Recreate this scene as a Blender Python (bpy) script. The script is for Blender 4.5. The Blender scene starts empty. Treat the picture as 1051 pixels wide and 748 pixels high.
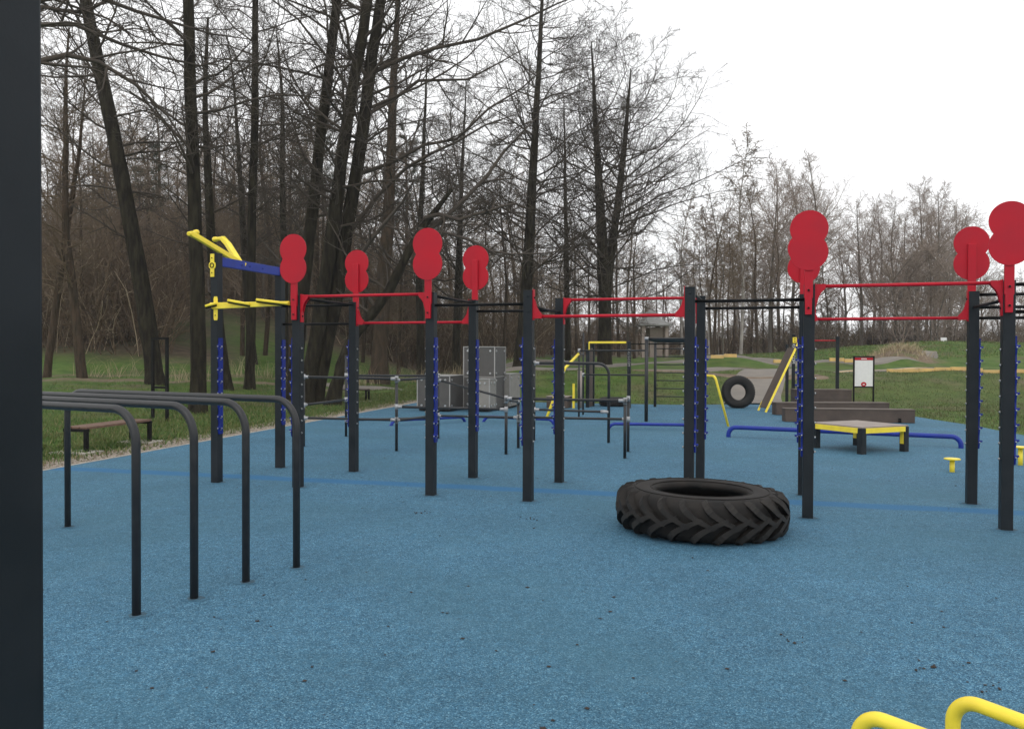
import bpy, bmesh, math, random
import numpy as np
from mathutils import Matrix, Vector, Euler

sc = bpy.context.scene
COL = sc.collection
PI = math.pi
F_PX, HOR, CXP = 843.5, 362.6, 525.5        # focal length and horizon measured on the photograph
EYE = 1.6

def W(px, py, Y):
    """world point at depth Y seen at photo position px, py (used to lay out trees from their measured outline)"""
    dx, dy = px - CXP, py - HOR
    c, s = math.cos(.0036), math.sin(.0036)
    x, y = dx*c + dy*s, -dx*s + dy*c
    return (x/F_PX*Y, Y, EYE - y/F_PX*Y)

def smooth(a, b, x):
    t = np.clip((np.asarray(x, float) - a)/(b - a), 0, 1)
    return t*t*(3 - 2*t)

# ------------------------------------------------------------------ terrain
RUB = [(-10.6, -9.6), (-9.24, -3.0), (-6.29, 11.05), (-4.55, 19.5), (-2.75, 27.9), (2.0, 26.6), (5.0, 25.9), (8.6, 26.3),
       (9.9, 24.6), (10.45, 21.2), (10.48, 18.6), (10.25, 16.4), (10.0, 10), (10.0, -9.6)]

def zt(x, y):
    x = np.asarray(x, float); y = np.asarray(y, float)
    bank = .92*smooth(26.6, 33.6, y)*smooth(-4.5, .5, x)
    slow = .55*smooth(36, 80, y)*smooth(-6, 2, x)
    hill = 1.35*np.exp(-(((x-31)/11.5)**2 + ((y-56)/11)**2))
    left = 12.5*smooth(29, 105, y)*smooth(-3, -26, x) + .45*smooth(16, 34, y)*smooth(-6, -13, x)
    hill = hill + .72*np.exp(-(((x-21.3)/1.35)**2 + ((y-45)/1.2)**2))
    for bx, by, h, sx_, sy_ in ((10.4, 39.7, .62, 1.8, 2.0), (7.4, 40.3, .25, 1.5, 1.6), (15.5, 40.1, .36, 1.5, 1.5), (19.0, 40.6, .42, 1.4, 1.6)):
        hill = hill + h*np.exp(-(((x-bx)/sx_)**2 + ((y-by)/sy_)**2))
    far = 3.5*smooth(90, 190, y)
    n = .05*np.sin(x*.9+1.3)*np.sin(y*.7+.4) + .03*np.sin(x*2.3+y*1.1)
    nm = smooth(27, 31, y) + smooth(-6.5, -8.5, x - .2086*(y-11.05) + 0)*.6*smooth(8, 12, y)
    return bank + slow + hill + left + far + n*np.clip(nm, 0, 1)

def zg(x, y): return float(zt(x, y))

# ------------------------------------------------------------------ materials
MATS = {}
def mat(name, color, rough=.5, metal=0.0, noise=None, bump=None, spec=.5, coat=0, stretch=None):
    """noise=(scale, colour2, amount[, detail]); bump=(scale, strength, distance)"""
    m = bpy.data.materials.new(name); m.use_nodes = True
    nt = m.node_tree; N, L = nt.nodes, nt.links
    b = N['Principled BSDF']
    b.inputs['Base Color'].default_value = (*color, 1)
    b.inputs['Roughness'].default_value = rough
    b.inputs['Metallic'].default_value = metal
    b.inputs['Specular IOR Level'].default_value = spec
    if coat: b.inputs['Coat Weight'].default_value = coat
    tc = N.new('ShaderNodeTexCoord'); vec = tc.outputs['Object']
    if stretch:
        mp = N.new('ShaderNodeMapping'); mp.inputs['Scale'].default_value = (1, 1, stretch); L.new(vec, mp.inputs['Vector']); vec = mp.outputs['Vector']
    if noise:
        t = N.new('ShaderNodeTexNoise'); t.inputs['Scale'].default_value = noise[0]
        t.inputs['Detail'].default_value = noise[3] if len(noise) > 3 else 5
        L.new(vec, t.inputs['Vector'])
        r = N.new('ShaderNodeMapRange'); r.inputs['From Min'].default_value = .35; r.inputs['From Max'].default_value = .68
        r.inputs['To Max'].default_value = noise[2]
        L.new(t.outputs['Fac'], r.inputs['Value'])
        x = N.new('ShaderNodeMix'); x.data_type = 'RGBA'
        x.inputs['A'].default_value = (*color, 1); x.inputs['B'].default_value = (*noise[1], 1)
        L.new(r.outputs['Result'], x.inputs['Factor']); L.new(x.outputs['Result'], b.inputs['Base Color'])
        r2 = N.new('ShaderNodeMapRange'); r2.inputs['To Min'].default_value = max(0, rough-.1); r2.inputs['To Max'].default_value = min(1, rough+.12)
        L.new(t.outputs['Fac'], r2.inputs['Value']); L.new(r2.outputs['Result'], b.inputs['Roughness'])
    if bump:
        t2 = N.new('ShaderNodeTexNoise'); t2.inputs['Scale'].default_value = bump[0]; t2.inputs['Detail'].default_value = 6
        L.new(vec, t2.inputs['Vector'])
        bp = N.new('ShaderNodeBump'); bp.inputs['Strength'].default_value = bump[1]; bp.inputs['Distance'].default_value = bump[2]
        L.new(t2.outputs['Fac'], bp.inputs['Height']); L.new(bp.outputs['Normal'], b.inputs['Normal'])
    MATS[name] = m
    return m

ANTH = mat('anthracite_paint', (.0100, .0140, .0175), .48, noise=(5, (.018, .022, .026), .9, 8), bump=(160, .12, .002), spec=.2)
TUBE = mat('black_tube_paint', (.017, .018, .020), .42, noise=(14, (.028, .029, .030), .7), bump=(200, .1, .001), spec=.4)
BLK = mat('black_paint', (.004, .0042, .0045), .5, noise=(20, (.009, .009, .009), .6), spec=.14)
RED = mat('red_paint', (.47, .0050, .019), .48, noise=(3.5, (.39, .010, .024), .9, 8), bump=(220, .06, .001), spec=.25)
YEL = mat('yellow_paint', (.93, .74, .045), .42, noise=(8, (.82, .62, .05), .8), bump=(220, .06, .001))
BLU = mat('blue_plastic', (.005, .021, .23), .45, noise=(10, (.006, .018, .16), .8), spec=.25)
NAVY = mat('blue_paint', (.010, .034, .29), .45, noise=(8, (.014, .034, .22), .8), spec=.3)
SIL = mat('zinc_bolt', (.55, .56, .57), .35, .9, noise=(60, (.38, .38, .38), .7))
CONN = mat('aluminium_connector', (.42, .425, .43), .5, .4, noise=(25, (.28, .28, .29), .7))
RUBB = mat('tyre_rubber', (.0065, .0060, .0057), .65, noise=(7, (.024, .020, .017), .75, 8), bump=(60, .3, .004), spec=.22)
LUG_LIT = mat('lit_lug_top', (.0125, .0112, .0104), .65, noise=(9, (.030, .026, .022), .8, 8), bump=(60, .3, .004), spec=.3)  # lug tops painted paler than the carcass, so the grooves look shaded
RUBB2 = mat('tyre_rubber_dark', (.008, .008, .008), .6, noise=(12, (.018, .017, .016), .6), bump=(60, .25, .004), spec=.3)
WOODB = mat('brown_plank', (.060, .042, .034), .7, noise=(3.5, (.10, .074, .058), .8, 9), bump=(26, .4, .006))
WOODT = mat('weathered_plank', (.115, .090, .072), .75, noise=(4, (.075, .058, .046), .8, 9), bump=(26, .4, .006))
PLY = mat('grey_plywood', (.30, .25, .22), .7, noise=(5, (.22, .19, .17), .8, 8), bump=(40, .2, .003))
BENCHW = mat('bench_timber', (.16, .085, .055), .65, noise=(8, (.10, .06, .04), .8), bump=(30, .3, .004))
HPL = mat('grey_panel', (.070, .066, .062), .65, noise=(4, (.095, .09, .084), .7), bump=(90, .08, .002))
HPLL = mat('beige_panel', (.25, .235, .21), .6, noise=(4, (.20, .19, .17), .7))
ALU = mat('aluminium_edge', (.34, .33, .31), .45, .3, noise=(20, (.42, .41, .40), .6))
CONC = mat('concrete', (.38, .35, .30), .85, noise=(9, (.26, .24, .21), .8), bump=(30, .4, .005))
WHITE = mat('white_print', (.78, .78, .77), .5, noise=(10, (.70, .70, .70), .6))
ASPH = mat('asphalt', (.165, .148, .130), .9, noise=(1.2, (.225, .20, .17), .8, 8), bump=(50, .4, .006))
YLINE = mat('yellow_line', (.72, .47, .16), .75, noise=(1.6, (.42, .30, .15), .7, 8))
DIRT = mat('dirt', (.15, .105, .07), .95, noise=(2.5, (.22, .17, .12), .8, 8), bump=(20, .5, .02))
BARK = mat('dark_bark', (.014, .012, .010), .95, noise=(9, (.045, .040, .026), .95, 9), bump=(14, 1.0, .08), spec=.1, stretch=.22)
BARKB = mat('brown_bark', (.085, .060, .042), .95, noise=(7, (.038, .032, .022), .95, 9), bump=(12, 1.0, .08), spec=.1, stretch=.22)
BARKG = mat('grey_bark', (.115, .100, .080), .9, noise=(1.2, (.075, .065, .050), .9, 9), bump=(9, .8, .05))
BIRCH = mat('birch_bark', (.40, .37, .33), .8, noise=(1.0, (.10, .085, .075), .8, 9), bump=(9, .6, .03))
TWIG = mat('dark_twig', (.050, .039, .030), .85, noise=(1.0, (.074, .058, .043), .8))
TWIGB = mat('brown_twig', (.175, .122, .078), .85, noise=(.5, (.120, .090, .060), .9))
TWIGG = mat('grey_twig', (.27, .215, .172), .85, noise=(.4, (.20, .15, .122), .9))
PINE = mat('pine_needles', (.022, .036, .016), .8, noise=(1.2, (.036, .050, .022), .8))
STRAW = mat('dry_straw', (.42, .35, .22), .85, noise=(1.5, (.30, .23, .14), .8))
STONE = mat('pebble', (.33, .29, .24), .85, noise=(14, (.20, .17, .14), .9))
DEBRIS = mat('dead_leaf', (.016, .014, .013), .85, noise=(5, (.050, .032, .022), .8))
ROOF = mat('pale_roof', (.25, .25, .24), .8, noise=(2, (.18, .18, .17), .7))
HUTW = mat('dark_timber', (.045, .032, .025), .85, noise=(3, (.07, .05, .04), .8))
PLAST = mat('pale_render', (.33, .27, .23), .85, noise=(2, (.25, .20, .18), .8))

def brush_mat(name, c0, c1, c2):
    m = bpy.data.materials.new(name); m.use_nodes = True
    N, L = m.node_tree.nodes, m.node_tree.links
    b = N['Principled BSDF']; b.inputs['Roughness'].default_value = .9; b.inputs['Specular IOR Level'].default_value = .2
    g = N.new('ShaderNodeNewGeometry'); cr = N.new('ShaderNodeValToRGB'); e = cr.color_ramp.elements
    e[0].color = (*c0, 1); e[1].color = (*c2, 1); e[1].position = .97
    k = e.new(.5); k.color = (*c1, 1); k = e.new(.86); k.color = (*c1, 1)
    L.new(g.outputs['Random Per Island'], cr.inputs['Fac']); L.new(cr.outputs['Color'], b.inputs['Base Color'])
    return m
BRUSH = brush_mat('brush_twig', (.050, .034, .022), (.150, .108, .070), (.42, .34, .24))
def grass_blade_mat(nm, brown, lo):
    m = bpy.data.materials.new(nm); m.use_nodes = True
    N, L = m.node_tree.nodes, m.node_tree.links
    b = N['Principled BSDF']; b.inputs['Roughness'].default_value = .7
    g = N.new('ShaderNodeNewGeometry'); tc = N.new('ShaderNodeTexCoord')
    cr = N.new('ShaderNodeValToRGB'); e = cr.color_ramp.elements
    e[0].color = (.030, .080, .008, 1); e[1].color = (.105, .170, .022, 1)
    k = cr.color_ramp.elements.new(.55); k.color = (.062, .128, .014, 1)
    k = cr.color_ramp.elements.new(.9); k.color = (.20, .17, .07, 1)
    L.new(g.outputs['Random Per Island'], cr.inputs['Fac'])
    t = N.new('ShaderNodeTexNoise'); t.inputs['Scale'].default_value = .7; t.inputs['Detail'].default_value = 5
    L.new(tc.outputs['Object'], t.inputs['Vector'])
    r = N.new('ShaderNodeMapRange'); r.inputs['From Min'].default_value = lo; r.inputs['From Max'].default_value = lo+.24; r.inputs['To Max'].default_value = .85
    L.new(t.outputs['Fac'], r.inputs['Value'])
    x = N.new('ShaderNodeMix'); x.data_type = 'RGBA'; x.inputs['B'].default_value = (*brown, 1)
    L.new(cr.outputs['Color'], x.inputs['A']); L.new(r.outputs['Result'], x.inputs['Factor'])
    L.new(x.outputs['Result'], b.inputs['Base Color'])
    return m
GRASS = grass_blade_mat('grass_blade', (.110, .115, .030), .48)
GRASSR = grass_blade_mat('worn_grass_blade', (.085, .074, .030), .34)

def ground_mat():
    m = bpy.data.materials.new('ground_cover'); m.use_nodes = True
    N, L = m.node_tree.nodes, m.node_tree.links
    b = N['Principled BSDF']; b.inputs['Roughness'].default_value = .95; b.inputs['Specular IOR Level'].default_value = .2
    tc = N.new('ShaderNodeTexCoord')
    def noise(scale, detail=6):
        t = N.new('ShaderNodeTexNoise'); t.inputs['Scale'].default_value = scale; t.inputs['Detail'].default_value = detail
        L.new(tc.outputs['Object'], t.inputs['Vector']); return t.outputs['Fac']
    def ramp(fac, stops):
        c = N.new('ShaderNodeValToRGB')
        while len(c.color_ramp.elements) < len(stops): c.color_ramp.elements.new(.5)
        for e, (p, col) in zip(c.color_ramp.elements, stops): e.position = p; e.color = (*col, 1)
        L.new(fac, c.inputs['Fac']); return c.outputs['Color']
    def mix(f, a, bb):
        x = N.new('ShaderNodeMix'); x.data_type = 'RGBA'
        L.new(f, x.inputs['Factor']); L.new(a, x.inputs['A']); L.new(bb, x.inputs['B']); return x.outputs['Result']
    def mr(v, a, bb, c=0, d=1):
        r = N.new('ShaderNodeMapRange'); r.inputs['From Min'].default_value = a; r.inputs['From Max'].default_value = bb
        r.inputs['To Min'].default_value = c; r.inputs['To Max'].default_value = d
        L.new(v, r.inputs['Value']); return r.outputs['Result']
    green = ramp(noise(1.6, 9), [(.3, (.034, .074, .010)), (.5, (.062, .115, .017)), (.7, (.095, .132, .028))])
    brown = ramp(noise(3.0, 9), [(.3, (.075, .055, .036)), (.6, (.135, .105, .066))])
    a3 = N.new('ShaderNodeAttribute'); a3.attribute_name = 'worn'
    wf = N.new('ShaderNodeMath'); wf.operation = 'MULTIPLY_ADD'; wf.use_clamp = True
    L.new(a3.outputs['Fac'], wf.inputs[0]); wf.inputs[1].default_value = .25; L.new(mr(noise(.5, 8), .52, .74, 0, .75), wf.inputs[2])
    lawn = mix(wf.outputs[0], green, brown)
    litter = ramp(noise(2.2, 10), [(.25, (.050, .037, .026)), (.5, (.090, .067, .045)), (.72, (.135, .105, .070))])
    moss = ramp(noise(2.5, 9), [(.3, (.030, .050, .014)), (.7, (.065, .085, .028))])
    wood = mix(mr(noise(.12, 6), .5, .62, 0, .8), litter, moss)
    at = N.new('ShaderNodeAttribute'); at.attribute_name = 'wood'
    col = mix(at.outputs['Fac'], lawn, wood)
    a2 = N.new('ShaderNodeAttribute'); a2.attribute_name = 'dirt'
    dirt = ramp(noise(6, 9), [(.3, (.11, .078, .052)), (.7, (.22, .17, .12))])
    d2 = mr(noise(1.3, 8), .35, .6, -.45, .45)
    ad = N.new('ShaderNodeMath'); ad.operation = 'ADD'; ad.use_clamp = True
    mu = N.new('ShaderNodeMath'); mu.operation = 'MULTIPLY'; L.new(a2.outputs['Fac'], mu.inputs[0]); mu.inputs[1].default_value = 1.0
    mm = N.new('ShaderNodeMath'); mm.operation = 'MULTIPLY_ADD'
    L.new(d2, mm.inputs[0]); L.new(a2.outputs['Fac'], mm.inputs[1]); L.new(mu.outputs[0], mm.inputs[2]); mm.use_clamp = True
    col = mix(mm.outputs[0], col, dirt)
    L.new(col, b.inputs['Base Color'])
    bp = N.new('ShaderNodeBump'); bp.inputs['Strength'].default_value = .7; bp.inputs['Distance'].default_value = .06
    L.new(noise(9, 9), bp.inputs['Height']); L.new(bp.outputs['Normal'], b.inputs['Normal'])
    return m
GROUND = ground_mat()

def rubber_mat():
    m = bpy.data.materials.new('rubber_granules'); m.use_nodes = True
    N, L = m.node_tree.nodes, m.node_tree.links
    b = N['Principled BSDF']; b.inputs['Roughness'].default_value = .85; b.inputs['Specular IOR Level'].default_value = .25
    tc = N.new('ShaderNodeTexCoord')
    def noise(scale, detail=4, rough=.5):
        t = N.new('ShaderNodeTexNoise'); t.inputs['Scale'].default_value = scale; t.inputs['Detail'].default_value = detail
        t.inputs['Roughness'].default_value = rough
        L.new(tc.outputs['Object'], t.inputs['Vector']); return t.outputs['Fac']
    def mr(v, a, bb, c=0, d=1):
        r = N.new('ShaderNodeMapRange'); r.inputs['From Min'].default_value = a; r.inputs['From Max'].default_value = bb
        r.inputs['To Min'].default_value = c; r.inputs['To Max'].default_value = d
        L.new(v, r.inputs['Value']); return r.outputs['Result']
    def mixc(f, a, col, typ='MIX'):
        x = N.new('ShaderNodeMix'); x.data_type = 'RGBA'; x.blend_type = typ
        if isinstance(f, float): x.inputs['Factor'].default_value = f
        else: L.new(f, x.inputs['Factor'])
        L.new(a, x.inputs['A'])
        if isinstance(col, tuple): x.inputs['B'].default_value = (*col, 1)
        else: L.new(col, x.inputs['B'])
        return x.outputs['Result']
    v = N.new('ShaderNodeTexVoronoi'); v.inputs['Scale'].default_value = 185
    L.new(tc.outputs['Object'], v.inputs['Vector'])
    sp = N.new('ShaderNodeSeparateColor'); L.new(v.outputs['Color'], sp.inputs['Color'])
    cr = N.new('ShaderNodeValToRGB')
    e = cr.color_ramp.elements
    e[0].color = (.010, .042, .082, 1); e[1].color = (.175, .340, .440, 1)
    for p, c in ((.30, (.040, .122, .198)), (.80, (.062, .168, .255))):
        k = e.new(p); k.color = (*c, 1)
    L.new(sp.outputs['Red'], cr.inputs['Fac'])
    # clumps of granules that read from further away
    v2 = N.new('ShaderNodeTexVoronoi'); v2.inputs['Scale'].default_value = 70
    L.new(tc.outputs['Object'], v2.inputs['Vector'])
    s2 = N.new('ShaderNodeSeparateColor'); L.new(v2.outputs['Color'], s2.inputs['Color'])
    g = mr(s2.outputs['Red'], 0, 1, .84, 1.18)
    col = cr.outputs['Color']
    def mul(c, f):
        x = N.new('ShaderNodeVectorMath'); x.operation = 'SCALE'; L.new(c, x.inputs[0]); L.new(f, x.inputs['Scale']); return x.outputs['Vector']
    col = mul(col, g)
    col = mul(col, mr(noise(11, 6, .65), .25, .75, .80, 1.2))
    col = mul(col, mr(noise(.55, 6, .65), .3, .7, .84, 1.12))
    col = mixc(mr(noise(.33, 5, .6), .45, .68, 0, .55), col, (.050, .132, .178))      # faded, greener patches
    col = mixc(mr(noise(1.4, 6, .65), .56, .74, 0, .4), col, (.080, .178, .245))       # pale scuffs
    col = mixc(mr(noise(.8, 7, .7), .60, .74, 0, .35), col, (.036, .092, .135))
    # a seam of fresher blue running across between the posts
    mp = N.new('ShaderNodeMapping'); mp.inputs['Rotation'].default_value = (0, 0, math.radians(14.6))
    L.new(tc.outputs['Object'], mp.inputs['Vector'])
    sx = N.new('ShaderNodeSeparateXYZ'); L.new(mp.outputs['Vector'], sx.inputs['Vector'])
    wob = mr(noise(1.1, 4), 0, 1, -.10, .10)
    ad = N.new('ShaderNodeMath'); ad.operation = 'ADD'; L.new(sx.outputs['Y'], ad.inputs[0]); L.new(wob, ad.inputs[1])
    sb = N.new('ShaderNodeMath'); sb.operation = 'SUBTRACT'; L.new(ad.outputs[0], sb.inputs[0]); sb.inputs[1].default_value = SEAM
    ab = N.new('ShaderNodeMath'); ab.operation = 'ABSOLUTE'; L.new(sb.outputs[0], ab.inputs[0])
    seam = mr(ab.outputs[0], .10, .20, .8, 0)
    col = mixc(seam, col, (.026, .128, .270))
    # loose dark grains
    v3 = N.new('ShaderNodeTexVoronoi'); v3.inputs['Scale'].default_value = 7; L.new(tc.outputs['Object'], v3.inputs['Vector'])
    sp3 = mr(v3.outputs['Distance'], .035, .06, .7, 0)
    col = mixc(sp3, col, (.045, .060, .075))
    L.new(col, b.inputs['Base Color'])
    bp = N.new('ShaderNodeBump'); bp.inputs['Strength'].default_value = .55; bp.inputs['Distance'].default_value = .004
    L.new(v.outputs['Distance'], bp.inputs['Height']); L.new(bp.outputs['Normal'], b.inputs['Normal'])
    return m
# seam passes through (-2.79, 10.45) and (4.73, 8.40)
_a = math.radians(14.6)
SEAM = math.sin(_a)*(-2.79) + math.cos(_a)*10.40
RUBBER = rubber_mat()

# ------------------------------------------------------------------ mesh helpers
class MB:
    def __init__(s): s.v, s.f, s.m, s.sm = [], [], [], []
    def add(s, verts, faces, m=0, smooth_=False):
        o = len(s.v); s.v += [tuple(p) for p in verts]
        for f in faces: s.f.append([i+o for i in f]); s.m.append(m); s.sm.append(smooth_)
        return s
    def box(s, c, size, rz=0, m=0, R=None):
        hx, hy, hz = [q/2 for q in size]
        M = R if R is not None else Matrix.Rotation(rz, 3, 'Z')
        vs = [Vector(c) + M @ Vector((x*hx, y*hy, z*hz)) for x in (-1, 1) for y in (-1, 1) for z in (-1, 1)]
        return s.add(vs, [(0,1,3,2), (4,6,7,5), (0,4,5,1), (2,3,7,6), (0,2,6,4), (1,5,7,3)], m)
    def tube(s, pts, r, n=12, m=0, caps=True, closed=False):
        P = [Vector(p) for p in pts]; k = len(P)
        rr = r if isinstance(r, (list, tuple)) else [r]*k
        T = []
        for i in range(k):
            if closed: t = P[(i+1) % k] - P[i-1]
            else: t = P[min(i+1, k-1)] - P[max(i-1, 0)]
            T.append(t.normalized())
        u = Vector((0, 0, 1)) if abs(T[0].z) < .9 else Vector((1, 0, 0))
        u = (u - T[0]*u.dot(T[0])).normalized()
        vs = []
        for i in range(k):
            u = (u - T[i]*u.dot(T[i])).normalized(); w = T[i].cross(u)
            for j in range(n):
                a = 2*PI*j/n; vs.append(P[i] + (u*math.cos(a) + w*math.sin(a))*rr[i])
        fs = []
        for i in range(k if closed else k-1):
            a, b = i*n, ((i+1) % k)*n
            for j in range(n): fs.append((a+j, a+(j+1) % n, b+(j+1) % n, b+j))
        o = len(s.v); s.add(vs, fs, m, True)
        if caps and not closed:
            s.f.append([o+j for j in range(n-1, -1, -1)]); s.m.append(m); s.sm.append(False)
            e = o+(k-1)*n; s.f.append([e+j for j in range(n)]); s.m.append(m); s.sm.append(False)
        return s
    def cyl(s, p0, p1, r, n=12, m=0, r2=None): return s.tube([p0, p1], [r, r if r2 is None else r2], n, m)
    def prism(s, outline, o, ax, ay, depth, m=0):
        """outline (2d) in plane o+ax*u+ay*v, extruded by vector depth"""
        o, ax, ay, d = Vector(o), Vector(ax), Vector(ay), Vector(depth); n = len(outline)
        a = [o + ax*u + ay*v for u, v in outline]; vs = a + [p + d for p in a]
        fs = [list(range(n-1, -1, -1)), list(range(n, 2*n))] + [(i, (i+1) % n, n+(i+1) % n, n+i) for i in range(n)]
        return s.add(vs, fs, m)
    def lathe(s, prof, n=32, m=0, M=None, closed=False):
        vs = []
        for i in range(n):
            a = 2*PI*i/n
            for r, z in prof:
                p = Vector((r*math.cos(a), r*math.sin(a), z)); vs.append(M @ p if M else p)
        k = len(prof); fs = []
        for i in range(n):
            for j in range(k if closed else k-1):
                fs.append((i*k+j, ((i+1) % n)*k+j, ((i+1) % n)*k+(j+1) % k, i*k+(j+1) % k))
        return s.add(vs, fs, m, True)
    def build(s, name, mats, parent=None, bevel=0, seg=2, loc=None, rz=None):
        me = bpy.data.meshes.new(name); me.from_pydata(s.v, [], s.f)
        mats = mats if isinstance(mats, (list, tuple)) else [mats]
        for q in mats: me.materials.append(q)
        me.polygons.foreach_set('material_index', s.m); me.polygons.foreach_set('use_smooth', s.sm)
        bm = bmesh.new(); bm.from_mesh(me)
        bmesh.ops.recalc_face_normals(bm, faces=bm.faces[:])
        if bevel:
            ed = [e for e in bm.edges if len(e.link_faces) == 2 and not (e.link_faces[0].smooth and e.link_faces[1].smooth)
                  and e.calc_face_angle(0) > .5 and min(f.calc_area() for f in e.link_faces) > 1e-6]
            bmesh.ops.bevel(bm, geom=ed, offset=bevel, segments=seg, profile=.5, affect='EDGES', clamp_overlap=True)
        bm.to_mesh(me); bm.free()
        o = bpy.data.objects.new(name, me); COL.objects.link(o)
        if parent is not None: o.parent = parent
        if loc is not None: o.location = loc
        if rz is not None: o.rotation_euler.z = rz
        return o

def tag(o, label=None, cat=None, group=None, kind=None):
    for k, v in (('label', label), ('category', cat), ('group', group), ('kind', kind)):
        if v: o[k] = v
    return o
def thing(name, label, cat, loc=(0, 0, 0), rz=0, group=None):
    o = bpy.data.objects.new(name, None); COL.objects.link(o); o.empty_display_size = .2
    o.location = loc; o.rotation_euler.z = rz
    return tag(o, label, cat, group)
def struct(o): o['kind'] = 'structure'; return o

def fast_mesh(name, V, Fq, mats, smooth_=True, matidx=None):
    """numpy verts and quads/tris (all the same size) to a mesh"""
    me = bpy.data.meshes.new(name)
    V = np.asarray(V, np.float32); Fq = np.asarray(Fq, np.int32); n, k = Fq.shape
    me.vertices.add(len(V)); me.vertices.foreach_set('co', V.ravel())
    me.loops.add(n*k); me.loops.foreach_set('vertex_index', Fq.ravel())
    me.polygons.add(n); me.polygons.foreach_set('loop_start', np.arange(n, dtype=np.int32)*k)
    try: me.polygons.foreach_set('loop_total', np.full(n, k, np.int32))
    except Exception: pass
    for q in (mats if isinstance(mats, (list, tuple)) else [mats]): me.materials.append(q)
    me.polygons.foreach_set('use_smooth', np.full(n, smooth_, bool))
    if matidx is not None: me.polygons.foreach_set('material_index', np.asarray(matidx, np.int32))
    me.update(calc_edges=True)
    return me
def link(name, me, parent=None, loc=None):
    o = bpy.data.objects.new(name, me); COL.objects.link(o)
    if parent is not None: o.parent = parent
    if loc is not None: o.location = loc
    return o
def arc(c, r, a0, a1, ax, ay, n=7):
    c, ax, ay = Vector(c), Vector(ax), Vector(ay)
    return [c + (ax*math.cos(a0+(a1-a0)*i/n) + ay*math.sin(a0+(a1-a0)*i/n))*r for i in range(n+1)]
def bend(p0, p1, p2, r, n=7):
    """points of a rounded corner at p1"""
    p0, p1, p2 = Vector(p0), Vector(p1), Vector(p2)
    a, b = (p0-p1).normalized(), (p2-p1).normalized()
    ang = a.angle(b); d = r/math.tan(ang/2)
    s, e = p1+a*d, p1+b*d; c = p1 + (a+b).normalized()*(r/math.sin(ang/2))
    out = []
    va, ve = s-c, e-c; th = va.angle(ve)
    for i in range(n+1):
        t = i/n; out.append(c + (va*math.sin((1-t)*th) + ve*math.sin(t*th))/math.sin(th))
    return out
def rounded(pts, r, n=7):
    P = [Vector(p) for p in pts]; out = [P[0]]
    for i in range(1, len(P)-1): out += bend(P[i-1], P[i], P[i+1], r, n)
    return out + [P[-1]]
def text_mesh(body, size, depth=.001):
    cu = bpy.data.curves.new('txt', 'FONT'); cu.body = body; cu.size = size; cu.extrude = depth; cu.align_x = 'CENTER'; cu.align_y = 'CENTER'
    ob = bpy.data.objects.new('txt', cu); COL.objects.link(ob)
    me = bpy.data.meshes.new_from_object(ob.evaluated_get(bpy.context.evaluated_depsgraph_get()))
    bpy.data.objects.remove(ob); bpy.data.curves.remove(cu)
    return me

# ------------------------------------------------------------------ ground
def inside(poly, x, y):
    x = np.asarray(x, float); y = np.asarray(y, float); r = np.zeros(x.shape, bool); n = len(poly)
    for i in range(n):
        (x1, y1), (x2, y2) = poly[i], poly[(i+1) % n]
        if y1 == y2: continue
        c = ((y1 > y) != (y2 > y)) & (x < (x2-x1)*(y-y1)/(y2-y1)+x1); r ^= c
    return r
def left_edge(y): return -6.29 + (np.asarray(y, float)-11.05)*.2086 + .05*np.sin(np.asarray(y)*.6)

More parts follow.
